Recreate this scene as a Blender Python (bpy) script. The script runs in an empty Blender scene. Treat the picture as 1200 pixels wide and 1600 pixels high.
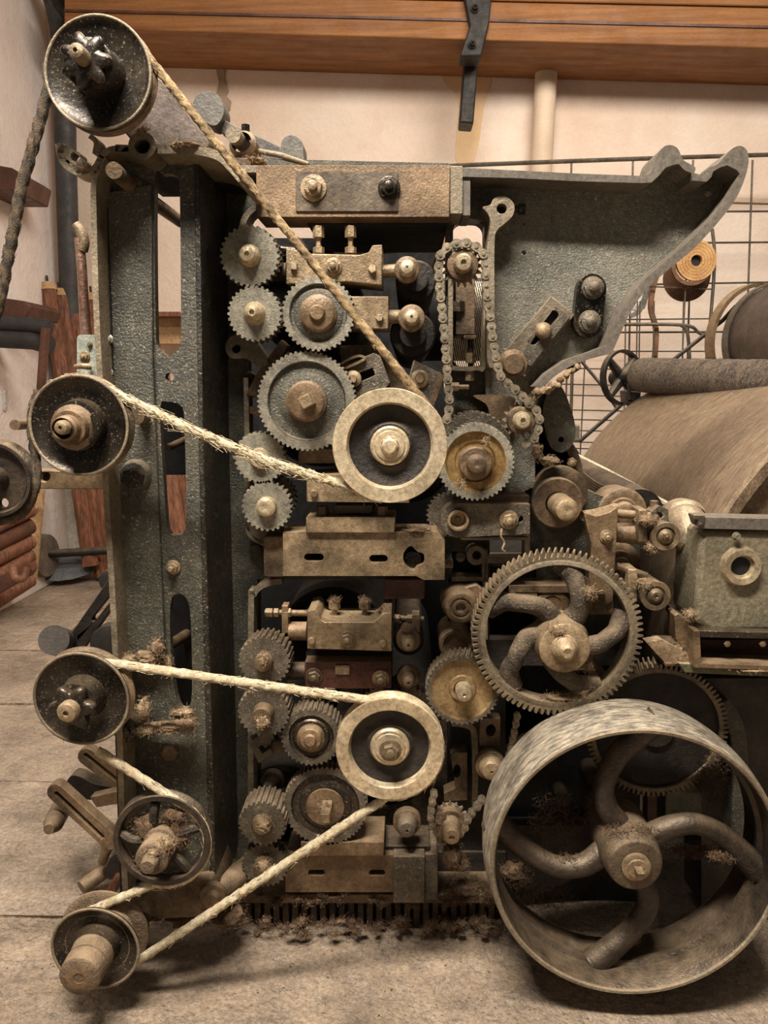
import bpy, bmesh, math, random
from math import sin, cos, pi, radians, atan2, sqrt
from mathutils import Vector, Matrix, noise
from mathutils.geometry import tessellate_polygon
R = random.Random(7)
scene = bpy.context.scene
COL = scene.collection

# ---------------------------------------------------------------- camera, world, lights, exposure
F = 1200.0
CAM = Vector((0, -1.757, 1.30))
cd = bpy.data.cameras.new('camera'); cam = bpy.data.objects.new('camera', cd); COL.objects.link(cam)
cd.sensor_width = 36; cd.lens = 36 * F / 1600; cd.clip_start = 0.02
cam.location = CAM; cam.rotation_euler = (radians(90 - 9.2), 0, radians(1.7))
scene.camera = cam
RM = cam.rotation_euler.to_matrix()
w = bpy.data.worlds.new('world'); scene.world = w; w.use_nodes = True
w.node_tree.nodes['Background'].inputs[0].default_value = (1.0, .91, .80, 1)
w.node_tree.nodes['Background'].inputs[1].default_value = .13
def area(name, loc, rot, sx, sy, e, col):
    l = bpy.data.lights.new(name, 'AREA'); l.shape = 'RECTANGLE'; l.size = sx; l.size_y = sy; l.energy = e; l.color = col
    o = bpy.data.objects.new(name, l); o.location = loc; o.rotation_euler = rot; COL.objects.link(o); return o
area('ceiling_light', (-.5, -1.5, 3.6), (radians(-14), 0, 0), 1.5, .35, 335, (1, .93, .84))
area('ceiling_light', (1.0, .75, 3.95), (radians(34), 0, 0), 3.2, .8, 205, (1, .92, .83))
area('ceiling_light', (-2.3, -2.6, 3.1), (radians(-42), 0, radians(-35)), 1.2, .5, 175, (1, .94, .87))
vs = scene.view_settings
vs.view_transform = 'Standard'; vs.look = 'None'; vs.exposure = 0.0; vs.gamma = 1; vs.use_curve_mapping = False
scene.cycles.max_bounces = 6

# ---------------------------------------------------------------- placing helpers
def ray(px, py): return RM @ Vector(((px - 600) / F, -(py - 800) / F, -1))
def at(px, py, Y):
    d = ray(px, py); return CAM + d * ((Y - CAM.y) / d.y)
def mpp(px, py, Y):
    d = ray(px, py); return ((Y - CAM.y) / d.y) / F
def s2l(c): return tuple((x / 255 / 12.92 if x / 255 <= .04045 else ((x / 255 + .055) / 1.055) ** 2.4) for x in c) + (1,)

# ---------------------------------------------------------------- materials
def M(name, c1, c2, rough=.6, metal=0, sc=9, bump=.3, bsc=60, dust=0, film=0, dcol=(176, 150, 118), speck=0, stretch=None, grime=0, coat=0, bdist=.004, mot=.5):
    bsc = bsc * 2.6 if bsc >= 40 else bsc; bump = min(1, bump * 1.7)
    m = bpy.data.materials.new(name); m.use_nodes = True; nt = m.node_tree; N = nt.nodes; L = nt.links
    b = N['Principled BSDF']
    g = N.new('ShaderNodeNewGeometry')
    pos = g.outputs['Position']
    if stretch:
        mp = N.new('ShaderNodeMapping'); mp.inputs['Scale'].default_value = stretch; L.new(pos, mp.inputs[0]); spos = mp.outputs[0]
    else: spos = pos
    def nz(scale, det, p=pos, ro=.6):
        n = N.new('ShaderNodeTexNoise'); n.inputs['Scale'].default_value = scale; n.inputs['Detail'].default_value = det
        n.inputs['Roughness'].default_value = ro; L.new(p, n.inputs['Vector']); return n.outputs[0]
    def mr(x, a, bb, c=0., d=1.):
        n = N.new('ShaderNodeMapRange'); n.inputs[1].default_value = a; n.inputs[2].default_value = bb
        n.inputs[3].default_value = c; n.inputs[4].default_value = d; L.new(x, n.inputs[0]); return n.outputs[0]
    def mt(op, a, bb):
        n = N.new('ShaderNodeMath'); n.operation = op; n.use_clamp = op != 'MULTIPLY_ADD'
        for i, v in enumerate((a, bb)):
            if isinstance(v, (int, float)): n.inputs[i].default_value = v
            else: L.new(v, n.inputs[i])
        return n.outputs[0]
    def mix(f, a, bb):
        n = N.new('ShaderNodeMix'); n.data_type = 'RGBA'
        L.new(f, n.inputs[0])
        for i, v in ((6, a), (7, bb)):
            if isinstance(v, tuple): n.inputs[i].default_value = v
            else: L.new(v, n.inputs[i])
        return n.outputs[2]
    base = mix(mr(nz(sc, 6, spos), .34, .66), s2l(c1), s2l(c2))
    if grime: base = mix(mt('MULTIPLY', mr(nz(sc * .45 + 3, 5), .48, .62), grime), base, s2l((38, 30, 22)))
    if speck: base = mix(mt('MULTIPLY', mr(nz(230, 3), .61, .68), speck), base, s2l((205, 190, 160)))
    if mot:
        mm = N.new('ShaderNodeMix'); mm.data_type = 'RGBA'; mm.blend_type = 'MULTIPLY'; mm.inputs[0].default_value = 1
        g1 = mr(nz(95, 8, spos, .78), .36, .64, 1 - mot, 1 + mot * .45)
        cc_ = N.new('ShaderNodeCombineColor'); [L.new(g1, cc_.inputs[i]) for i in range(3)]
        L.new(base, mm.inputs[6]); L.new(cc_.outputs[0], mm.inputs[7]); base = mm.outputs[2]; mm.clamp_result = True
    rg = mr(nz(sc * 3, 4), .3, .7, max(0, rough - .12), min(1, rough + .14))
    if dust or film:
        sx = N.new('ShaderNodeSeparateXYZ'); L.new(g.outputs['Normal'], sx.inputs[0])
        up = mr(sx.outputs[2], .15, .85)
        dn = mr(nz(28, 5), .30, .62, .25, 1)
        f = mt('MULTIPLY', mt('MULTIPLY', up, dn), dust)
        if film: f = mt('ADD', f, mt('MULTIPLY', mr(nz(16, 8, pos, .7), .42, .72), film))
        base = mix(f, base, s2l(dcol))
        rg = mt('ADD', rg, mt('MULTIPLY', f, .4))
    L.new(base, b.inputs['Base Color']); L.new(rg, b.inputs['Roughness'])
    b.inputs['Metallic'].default_value = metal
    if coat: b.inputs['Coat Weight'].default_value = coat; b.inputs['Coat Roughness'].default_value = .25
    if bump:
        bp = N.new('ShaderNodeBump'); bp.inputs['Strength'].default_value = bump; bp.inputs['Distance'].default_value = bdist
        L.new(nz(bsc, 6, spos), bp.inputs['Height']); L.new(bp.outputs[0], b.inputs['Normal'])
    return m
iron = M('dark_painted_cast_iron', (54, 54, 46), (86, 85, 74), .36, .1, 7, .36, 90, dust=.45, film=.12, speck=.5, bdist=.006)
iron2 = M('casting_iron', (90, 88, 77), (132, 128, 113), .36, .15, 6, .42, 95, dust=.5, film=.12, speck=.5, bdist=.006)
black = M('greasy_black_iron', (24, 21, 18), (50, 43, 36), .27, .45, 8, .16, 40, dust=.22, film=.07, speck=.4)
blackd = M('sooty_black_iron', (17, 15, 12), (34, 29, 24), .55, .2, 10, .4, 50, dust=.3, film=.06)
inner = M('shade_black_interior_iron', (5, 4, 3), (13, 10, 8), .85, 0, 9, .2, 60, dust=.06)  # near-black base colour puts the interior's shade into the material
steel = M('grey_gear_steel', (112, 107, 94), (152, 146, 128), .42, .3, 14, .25, 120, dust=.35, film=.12, speck=.4)
dsteel = M('dark_gear_steel', (68, 62, 53), (110, 101, 86), .42, .3, 14, .35, 90, dust=.4, film=.14, speck=.5)
tan = M('worn_tan_steel', (132, 111, 84), (180, 156, 122), .40, .35, 8, .25, 90, dust=.3, film=.12, grime=.62)
tand = M('stained_brown_steel', (94, 74, 54), (140, 115, 86), .44, .3, 7, .25, 70, dust=.4, film=.10, grime=.75)
tanl = M('pale_worn_steel', (186, 164, 130), (216, 198, 164), .36, .45, 10, .18, 90, film=.08, grime=.35)
rimt = M('pale_pulley_rim', (196, 174, 138), (224, 204, 170), .34, .4, 8, .12, 90, film=.06, grime=.30)
edge = M('bare_iron_edge', (112, 100, 82), (150, 136, 112), .5, .25, 9, .3, 70, dust=.55, film=.15, grime=.35)
greyedge = M('grey_painted_edge', (94, 86, 76), (118, 108, 96), .55, .05, 4, .1, 90, dust=.12)
brass = M('golden_brown_brass', (142, 108, 62), (196, 162, 108), .32, .6, 10, .15, 90, film=.06, grime=.40)
chainm = M('chain_steel', (124, 114, 96), (166, 152, 128), .4, .5, 22, .2, 120, film=.15, grime=.3)
redd = M('dark_red_brown_metal', (62, 34, 26), (92, 54, 40), .4, .2, 9, .25, 60, dust=.5)
wheelrim = M('scraped_wheel_rim', (92, 88, 80), (214, 198, 172), .42, .25, 22, .4, 50, film=.2, stretch=(1.5, 7, 1.5), grime=.55)
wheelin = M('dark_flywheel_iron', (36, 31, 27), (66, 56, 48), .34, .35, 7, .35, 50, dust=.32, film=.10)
ropel = M('cream_cotton_rope', (214, 192, 152), (240, 224, 190), .9, 0, 40, .6, 220, film=.15, dcol=(150, 120, 84))
roped = M('dirty_brown_rope', (92, 72, 46), (186, 156, 112), .85, 0, 45, .7, 200, bdist=.003)
ropeb = M('blackened_rope', (34, 28, 20), (104, 84, 56), .7, .0, 60, .8, 160, bdist=.004)
lintm = M('brown_cotton_lint', (128, 102, 74), (184, 158, 124), .95, 0, 30, .5, 150)
lintd = M('dark_brown_lint', (84, 64, 46), (136, 108, 80), .95, 0, 30, .5, 150)
greenp = M('worn_green_grey_paint', (108, 103, 84), (146, 135, 110), .42, .1, 6, .3, 60, dust=.35, film=.18, dcol=(140, 112, 82), speck=.25, grime=.25)
mintp = M('pale_mint_paint', (150, 156, 142), (184, 184, 168), .5, 0, 12, .2, 60, grime=.3)
drumm = M('swift_drum_card_clothing', (112, 92, 72), (164, 140, 112), .36, .45, 14, .3, 100, film=.2, stretch=(1.6, 9, 1.6), speck=.7, mot=.6)
furm = M('dark_roller_fillet', (40, 33, 28), (120, 106, 90), .55, .2, 90, .9, 160, film=.25, speck=.8, bdist=.006)
wallm = M('patchy_cream_plaster', (224, 198, 176), (238, 220, 202), .9, 0, 1.7, .35, 30, mot=.07, film=.10, dcol=(200, 168, 132), bdist=.01)
walls = M('white_pink_plaster', (224, 208, 198), (240, 228, 218), .9, 0, 2.4, .45, 22, mot=.08, film=.12, dcol=(190, 160, 134), bdist=.012)
patch = M('bare_grey_plaster', (150, 128, 104), (172, 150, 126), .95, 0, 12, .4, 50, mot=.08)
stain = M('yellowed_plaster', (222, 184, 138), (234, 204, 164), .9, 0, 5, .3, 30, mot=.08)
ceilm = M('ceiling_white', (216, 206, 190), (226, 216, 202), .9, 0, 3, .1, 30, mot=.08)
beamw = M('varnished_pine', (122, 76, 32), (156, 104, 54), .65, 0, 3, .15, 60, stretch=(.6, 6, 14))
polew = M('red_brown_wooden_pole', (84, 48, 30), (156, 98, 64), .5, 0, 8, .35, 40, stretch=(9, 9, 1.2), bdist=.006)
darkw = M('dark_brown_wood', (62, 34, 22), (98, 58, 38), .5, 0, 6, .2, 40)
foamb = M('black_pipe_insulation', (32, 30, 30), (52, 48, 46), .7, 0, 8, .2, 40)
pipeg = M('grey_painted_pipe', (46, 46, 47), (62, 62, 62), .6, 0, 6, .15, 40, film=.1)
cream = M('cream_painted_pipe', (206, 182, 154), (224, 202, 176), .7, 0, 4, .1, 30, mot=.08)
cardb = M('kraft_cardboard', (176, 138, 96), (206, 170, 126), .85, 0, 9, .2, 30)
whiteb = M('chipped_white_board', (196, 190, 174), (222, 214, 198), .8, 0, 9, .5, 14, film=.35, dcol=(190, 160, 112))
leather = M('brown_leather_strap', (92, 62, 38), (132, 92, 58), .6, 0, 12, .2, 60)
coilm = M('coiled_pale_leather', (176, 126, 72), (214, 168, 108), .6, 0, 9, .2, 60)
wirem = M('dull_grey_wire', (72, 64, 54), (108, 98, 82), .5, .3, 12, .1, 60)
floorm = M('dusty_worn_concrete', (128, 112, 96), (188, 166, 142), .88, 0, 3.2, .9, 34, film=.35, dcol=(188, 158, 124), speck=.3, grime=.22, bdist=.03)
flagm = M('worn_stone_flag', (128, 112, 96), (180, 160, 138), .8, 0, 3.5, .8, 22, film=.30, dcol=(196, 172, 144), speck=.25, grime=.2, bdist=.026)
white = M('white_rag', (220, 212, 200), (240, 234, 226), .9, 0, 9, .3, 30)
lowdark = M('dark_brown_iron', (20, 16, 12), (40, 32, 24), .7, .05, 8, .4, 60, dust=.25, film=.06)
dustb = M('dust_caked_iron', (78, 62, 46), (126, 104, 80), .75, .1, 12, .6, 70, dust=.6, film=.25)
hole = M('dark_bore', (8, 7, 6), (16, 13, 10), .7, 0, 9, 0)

# ---------------------------------------------------------------- mesh builder
class MB:
    def __init__(s): s.v = []; s.f = []; s.m = []
    def add(s, vs, fs, mi=0):
        o = len(s.v); s.v += [tuple(v) for v in vs]; s.f += [tuple(i + o for i in f) for f in fs]; s.m += [mi] * len(fs); return s
    # polygon (world points in a plane) extruded by vector
    def prism(s, rings, ext):
        tri = tessellate_polygon([[Vector(p) for p in r] for r in rings])
        pts = [Vector(p) for r in rings for p in r]; n = len(pts)
        vs = pts + [p + ext for p in pts]; fs = []
        for t in tri:
            a, b, c = t
            nn = (pts[b] - pts[a]).cross(pts[c] - pts[a])
            if nn.dot(ext) > 0: a, c = c, a
            fs.append((a, b, c)); fs.append((c + n, b + n, a + n))
        o = 0
        for r in rings:
            k = len(r)
            for i in range(k): fs.append((o + i, o + (i + 1) % k, o + (i + 1) % k + n, o + i + n))
            o += k
        return s.add(vs, fs)
    def plate(s, pts, Yf, Yb, holes=()):
        return s.prism([[at(x, y, Yf) for x, y in pts]] + [[at(x, y, Yf) for x, y in h] for h in holes], Vector((0, Yb - Yf, 0)))
    def rect(s, x0, y0, x1, y1, Yf, Yb): return s.plate([(x0, y0), (x1, y0), (x1, y1), (x0, y1)], Yf, Yb)
    def box(s, c, d, rot=None):
        c = Vector(c); h = Vector(d) / 2; vs = []
        for x in (-1, 1):
            for y in (-1, 1):
                for z in (-1, 1):
                    p = Vector((x * h.x, y * h.y, z * h.z)); vs.append(c + (rot @ p if rot else p))
        return s.add(vs, [(0, 1, 3, 2), (4, 6, 7, 5), (0, 4, 5, 1), (2, 3, 7, 6), (0, 2, 6, 4), (1, 5, 7, 3)])
    def band(s, path, wpx, Yf, Yb, closed=False):
        P = [Vector((x, y)) for x, y in path]; n = len(P); Lf = []; Rt = []
        for i in range(n):
            a = P[i - 1] if (i > 0 or closed) else P[i]; b = P[(i + 1) % n] if (i < n - 1 or closed) else P[i]
            t = (b - a).normalized(); nn = Vector((-t.y, t.x)) * wpx / 2
            Lf.append(P[i] + nn); Rt.append(P[i] - nn)
        dy = Vector((0, Yb - Yf, 0)); vs = []
        for l, r in zip(Lf, Rt):
            a = at(l.x, l.y, Yf); b = at(r.x, r.y, Yf); vs += [a, b, b + dy, a + dy]
        fs = []
        for i in range(n if closed else n - 1):
            o = i * 4; q = ((i + 1) % n) * 4
            for k in range(4): fs.append((o + k, o + (k + 1) % 4, q + (k + 1) % 4, q + k))
        if not closed: fs += [(3, 2, 1, 0), ((n - 1) * 4, (n - 1) * 4 + 1, (n - 1) * 4 + 2, (n - 1) * 4 + 3)]
        return s.add(vs, fs)
    def lathe(s, o, ax, prof, n=32, ph=0.):
        o = Vector(o); ax = Vector(ax).normalized()
        u = ax.orthogonal().normalized() if abs(ax.y) < .9 else Vector((1, 0, 0)); v = ax.cross(u).normalized(); u = v.cross(ax)
        vs = []; fs = []; idx = []
        for t, r in prof:
            if r <= 1e-9: idx.append([len(vs)]); vs.append(o + ax * t)
            else:
                idx.append(list(range(len(vs), len(vs) + n)))
                for k in range(n):
                    a = 2 * pi * k / n + ph; vs.append(o + ax * t + (u * cos(a) + v * sin(a)) * r)
        for a, b in zip(idx, idx[1:]):
            if len(a) == 1 and len(b) == 1: continue
            for k in range(n):
                k2 = (k + 1) % n
                if len(a) == 1: fs.append((a[0], b[k2], b[k]))
                elif len(b) == 1: fs.append((a[k], a[k2], b[0]))
                else: fs.append((a[k], a[k2], b[k2], b[k]))
        return s.add(vs, fs)
    # px profile: (t px toward the camera, radius px) about the Y axis
    def lat(s, px, py, Y, prof, n=36, ph=0.):
        k = mpp(px, py, Y)
        return s.lathe(at(px, py, Y), (0, -1, 0), [(t * k, r * k) for t, r in prof], n, ph)
    def tube(s, pts, r, n=10, cap=True, mod=None):
        P = [Vector(p) for p in pts]; m = len(P); rr = r if isinstance(r, (list, tuple)) else [r] * m
        t = (P[1] - P[0]).normalized(); u = t.orthogonal().normalized(); vs = []; fs = []; S = 0
        for i in range(m):
            a = P[max(i - 1, 0)]; b = P[min(i + 1, m - 1)]; t2 = (b - a).normalized()
            u = (u - t2 * u.dot(t2)).normalized(); v = t2.cross(u)
            if i: S += (P[i] - P[i - 1]).length
            for k in range(n):
                an = 2 * pi * k / n; q = rr[i] * (mod(an, S) if mod else 1); vs.append(P[i] + (u * cos(an) + v * sin(an)) * q)
        for i in range(m - 1):
            for k in range(n):
                k2 = (k + 1) % n; fs.append((i * n + k, i * n + k2, i * n + n + k2, i * n + n + k))
        if cap: fs.append(tuple(range(n - 1, -1, -1))); fs.append(tuple(range((m - 1) * n, m * n)))
        return s.add(vs, fs)
    def build(s, name, mat, parent=None, bev=0, origin=None, sharp=38):
        org = parent_loc(parent) if parent else (Vector(origin) if origin is not None else Vector((0, 0, 0)))
        me = bpy.data.meshes.new(name)
        me.from_pydata([tuple(Vector(v) - org) for v in s.v], [], s.f); me.update()
        for mm in (mat if isinstance(mat, list) else [mat]): me.materials.append(mm)
        if isinstance(mat, list): me.polygons.foreach_set('material_index', s.m)
        bm = bmesh.new(); bm.from_mesh(me); bmesh.ops.recalc_face_normals(bm, faces=bm.faces); bm.to_mesh(me); bm.free()
        me.polygons.foreach_set('use_smooth', [True] * len(me.polygons)); me.set_sharp_from_angle(angle=radians(sharp))
        o = bpy.data.objects.new(name, me); COL.objects.link(o)
        if parent: o.parent = parent
        else: o.location = org
        WL[o.name] = org
        if bev:
            b = o.modifiers.new('bevel', 'BEVEL'); b.width = bev; b.segments = 2; b.limit_method = 'ANGLE'; b.angle_limit = radians(50)
        return o
WL = {}
def parent_loc(p): return WL[p.name]
def tag(o, label=None, cat=None, group=None, kind=None):
    if label: o['label'] = label
    if cat: o['category'] = cat
    if group: o['group'] = group
    if kind: o['kind'] = kind
    return o
def T(name, label, cat, px, py, Y, group=None):
    o = bpy.data.objects.new(name, None); COL.objects.link(o); o.empty_display_size = .03
    o.location = at(px, py, Y); WL[o.name] = Vector(o.location); return tag(o, label, cat, group)
def solo(mb, name, mat, label, cat, px, py, Y, group=None, bev=0, kind=None):
    return tag(mb.build(name, mat, origin=at(px, py, Y), bev=bev), label, cat, group, kind)
def circ(cx, cy, r, n=24, ry=None): return [(cx + r * cos(2 * pi * k / n), cy + (ry or r) * sin(2 * pi * k / n)) for k in range(n)]
def capsule(x0, y0, x1, y1, r, n=10, r1=None):
    r1 = r1 or r; a = atan2(y1 - y0, x1 - x0)
    return [(x1 + r1 * cos(a - pi / 2 + pi * k / n), y1 + r1 * sin(a - pi / 2 + pi * k / n)) for k in range(n + 1)] + \
           [(x0 + r * cos(a + pi / 2 + pi * k / n), y0 + r * sin(a + pi / 2 + pi * k / n)) for k in range(n + 1)]
def rrect(x0, y0, x1, y1, r, n=5):
    o = []
    for cx, cy, a in ((x1 - r, y0 + r, -90), (x1 - r, y1 - r, 0), (x0 + r, y1 - r, 90), (x0 + r, y0 + r, 180)):
        o += [(cx + r * cos(radians(a + 90 * k / n)), cy + r * sin(radians(a + 90 * k / n))) for k in range(n + 1)]
    return o
def spline(pts, n=6, closed=False):
    P = [Vector(p) for p in pts]; m = len(P); out = []
    for i in range(m if closed else m - 1):
        g = (lambda j: P[j % m]) if closed else (lambda j: P[min(max(j, 0), m - 1)])
        p0, p1, p2, p3 = g(i - 1), g(i), g(i + 1), g(i + 2)
        for k in range(n):
            t = k / n
            out.append(.5 * ((2 * p1) + (p2 - p0) * t + (2 * p0 - 5 * p1 + 4 * p2 - p3) * t * t + (3 * p1 - p0 - 3 * p2 + p3) * t ** 3))
    if not closed: out.append(P[-1])
    return out
def sp2(pts, n=6, closed=False): return [(p.x, p.y) for p in spline([Vector((x, y, 0)) for x, y in pts], n, closed)]
def nut(px, py, Y, r, parent, mat=tanl, t=8, washer=True, stud=.5, st=6, name='nut', label=None, ph=.3):
    t0 = 3 if washer else 0
    o = MB().lat(px, py, Y, [(t0, 0), (t0, r), (t0 + t - 1, r), (t0 + t, r * .88), (t0 + t, 0)], 6, ph).build(name, mat, parent, sharp=30)
    WL[o.name] = WL[parent.name]
    if washer: MB().lat(px, py, Y, [(0, r * 1.35), (2.5, r * 1.35), (3, r * 1.25), (3, 0)], 24).build('washer', mat, o)
    if stud: MB().lat(px, py, Y, [(t0 + t - .5, r * stud), (t0 + t + st - 1, r * stud), (t0 + t + st, r * stud * .7), (t0 + t + st, 0)], 14).build('stud', mat, o)
    if label: o['label'] = label
    return o
def knob(px, py, Y, r, ln, parent, mat=tanl, name='shaft_end', bore=True, base=1.5, bl=8):
    k = MB()
    prof = [(-30, r * .9), (0, r * .9)]
    if base: prof = [(-26, r * base), (0, r * base), (bl, r * base * .97), (bl + 1, r * base * .9), (bl + 1, r)]
    else: bl = 0; prof = [(-26, r), (0, r)]
    prof += [(ln - r * .3, r), (ln - r * .12, r * .88), (ln, r * .6)]
    if bore: prof += [(ln, r * .26), (ln - 4, r * .24), (ln - 4, 0)]
    else: prof += [(ln + 1, 0)]
    k.lat(px, py, Y, prof, 28)
    return k.build(name, mat, parent)
def gear_mb(px, py, Y, r, nt, th, ri, twist=0, h=None, ph=0., sharpen=.24):
    k = mpp(px, py, Y); o = at(px, py, Y); h = h or 2.1 * r / nt * 1.15
    ro = r; rr = r - h; n = nt * 4; b = MB()
    def ring(y, tw, rad, inner=False):
        vs = []
        for i in range(nt):
            for da, q in ((-.36, rr), (-sharpen * .62, ro), (sharpen * .62, ro), (.36, rr)):
                a = (i + da) * 2 * pi / nt + ph + tw; Q = rad if inner else q
                vs.append(o + Vector((cos(a) * Q * k, y, sin(a) * Q * k)))
        return vs
    T_ = th * k; A = ring(0, 0, 0); B = ring(T_, twist, 0); C = ring(0, 0, ri, True); D = ring(T_, twist, ri, True)
    fs = []
    for i in range(n):
        j = (i + 1) % n
        fs += [(i, j, n + j, n + i), (2 * n + i, 2 * n + j, j, i), (3 * n + j, 3 * n + i, n + i, n + j), (2 * n + i, 3 * n + i, 3 * n + j, 2 * n + j)]
    b.add(A + B + C + D, fs); return b
def gear(name, label, px, py, Y, r, nt, th, ri, web, hub, mtooth=steel, mweb=iron, mhub=tanl, twist=0, wd=5, group=None, cat='gear', ph=0.):
    """web recessed by wd px; hub = list of (t, r) px profile from the front face"""
    g = T(name, label, cat, px, py, Y, group)
    gear_mb(px, py, Y, r, nt, th, ri, twist, ph=ph).build('toothed_ring', mtooth, g, sharp=20)
    if web == 'flat':
        MB().lat(px, py, Y, [(-th, ri + .6), (.6, ri + .6), (.6, hub[0][1] * .9), (-th, hub[0][1] * .9)], 48).build('web', mtooth, g)
    elif web:
        w0 = hub[0][1]
        MB().lat(px, py, Y, [(-th, ri + .5), (-.5, ri + .5), (-.5, ri - 1), (-wd, ri - 3), (-wd - 1, (ri + w0) / 2), (-wd, w0 * 1.35), (-wd + 3, w0 * 1.2), (-wd + 3, w0 * .8), (-th, w0 * .8), (-th, ri)], 56).build('web', mweb, g)
    MB().lat(px, py, Y, [(-th - 6, hub[0][1])] + hub, 30).build('hub', mhub, g)
    return g
# ================================================================ SETTING
YW = 3.7
def P3(px, py, Y): return at(px, py, Y)
wb = MB(); xL = at(97, 400, YW).x
# floor
fl = MB(); nx, ny = 170, 170; X0, X1, Y0_, Y1_ = -3.6, 4.2, -2.6, YW + .15
def fz(x, y):
    n = noise.fractal(Vector((x * 1.6, y * 1.6, 0)), 1, 2, 4) * .010 + noise.noise(Vector((x * 14, y * 14, 3))) * .0022
    if x < -.55 and y > -.1: n -= .011
    m_ = max(0, 1 - abs(y + .12) / .16) * (max(0, 1 - abs(x + .05) / .62) ** .5)
    return n - .004 + m_ * (.022 + .02 * noise.noise(Vector((x * 9, y * 9, 7))))
xs = [X0 + (X1 - X0) * (i / nx) for i in range(nx + 1)]; ys = [Y0_ + (Y1_ - Y0_) * (j / ny) ** 1.4 for j in range(ny + 1)]
fl.add([(x, y, fz(x, y)) for y in ys for x in xs], [(j * (nx + 1) + i, j * (nx + 1) + i + 1, (j + 1) * (nx + 1) + i + 1, (j + 1) * (nx + 1) + i) for j in range(ny) for i in range(nx)])
floor = tag(fl.build('floor', floorm), kind='structure')
# stone flags of the floor to the left and behind
RF = random.Random(3)
yy = -.05; row = 0
while yy < 3.6:
    d = .62 + RF.random() * .18; xx = -.62 - RF.random() * .2
    while xx > -3.3:
        wd_ = .75 + RF.random() * .4; g = .004; x1, x0 = xx - g, xx - wd_ + g; y0, y1 = yy + g, yy + d - g; b = MB(); n = 6; top = []
        tz = RF.uniform(-.004, .004)
        for j in range(n + 1):
            for i in range(n + 1):
                x = x0 + (x1 - x0) * i / n; y = y0 + (y1 - y0) * j / n; e = -.006 if i in (0, n) or j in (0, n) else 0
                top.append((x + RF.uniform(-.004, .004), y + RF.uniform(-.004, .004), tz + e + noise.noise(Vector((x * 3, y * 3, 5))) * .006))
        m_ = (n + 1) ** 2; fs = [(j * (n + 1) + i, j * (n + 1) + i + 1, (j + 1) * (n + 1) + i + 1, (j + 1) * (n + 1) + i) for j in range(n) for i in range(n)]
        b.add(top, fs); c = [top[0], top[n], top[-1], top[n * (n + 1)]]; lo = [(p[0], p[1], -.05) for p in c]
        b.add(c + lo, [(0, 1, 5, 4), (1, 2, 6, 5), (2, 3, 7, 6), (3, 0, 4, 7)])
        o = b.build('flagstone', flagm, floor)
        xx -= wd_
    yy += d; row += 1
H = 4.1
tag(MB().box(((xL + 4.3) / 2, YW + .1, H / 2), (4.3 - xL + .4, .2, H)).build('wall_back', wallm), kind='structure')
tag(MB().box((xL - .1, YW / 2 + .6, H / 2), (.2, YW - 1.2 + 1.0, H)).build('wall_left', walls), kind='structure')
tag(MB().box((.6, 1.6, H + .05), (7, 4.6, .1)).build('ceiling', ceilm), kind='structure')
# ledge moulding under the shelf on the back wall
tag(MB().plate([(190, 72), (1260, 92), (1260, 110), (190, 90)], YW - .015, YW + .02).build('trim_1', cream, bev=.01), kind='structure')
tag(MB().plate([(860, 300), (1300, 313), (1300, 320), (860, 307)], YW - .02, YW + .02).build('trim_2', cream), kind='structure')
# loose plaster patches on the wall
b = MB().plate([(335, 97), (346, 96), (352, 108), (350, 122), (357, 142), (353, 150), (361, 158), (359, 172), (350, 176), (345, 160), (338, 150), (342, 128)], YW - .012, YW + .01)
tag(b.build('trim_3', patch), kind='structure')
b = MB().plate(sp2([(690, 96), (745, 80), (770, 110), (756, 170), (742, 250), (712, 250), (716, 160), (694, 128)], 4, True), YW - .004, YW + .01)
tag(b.build('trim_4', stain), kind='structure')
# vertical pipe on the back wall
b = MB().tube([at(856, 66, YW - .09), at(842, 330, YW - .09), at(838, 900, YW - .09)], 17 * mpp(850, 150, YW - .09), 20)
pp = T('wall_pipe', 'cream painted vertical pipe running down the back wall right of the iron bracket', 'pipe', 842, 330, YW - .09)
b.build('pipe', cream, pp); MB().tube([at(855, 75, YW - .09), at(855, 88, YW - .09)], 20 * mpp(850, 150, YW - .09), 20).build('collar', cream, pp)
# shelf: two planks above
sh = T('wall_shelf', 'long varnished wooden shelf running along the top of the back wall', 'shelf', 600, 40, YW - .5)
for i, (a, c, yf, m) in enumerate((((100, -12, 1300, 14, 1300, 78, 100, 44), beamw, -.55, 0), ((100, -60, 1300, -30, 1300, 12, 100, -14), beamw, -.50, 0))):
    x0, y0, x1, y1, x2, y2, x3, y3 = a
    MB().plate([(x0, y0), (x1, y1), (x2, y2), (x3, y3)], YW + yf, YW).build('plank', c, sh, bev=.008)
MB().plate([(100, 14), (1300, 42), (1300, 46), (100, 18)], YW - .56, YW - .54).build('bead', darkw, sh)
br = T('shelf_bracket', 'curved black iron bracket hanging below the wooden wall shelf', 'bracket', 740, 60, YW - .5)
pts = sp2([(748, -10), (741, 40), (737, 90), (733, 140), (729, 192)], 5)
MB().band(pts, 22, YW - .42, YW - .25).build('strut', blackd, br, bev=.01)
MB().plate([(722, -20), (770, -20), (764, 40), (752, 88), (718, 88), (734, 40)], YW - .6, YW - .45).build('shelf_arm', blackd, br, bev=.01)
nut(742, 14, YW - .6, 5, br, blackd); nut(738, 70, YW - .6, 5, br, blackd)

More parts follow.
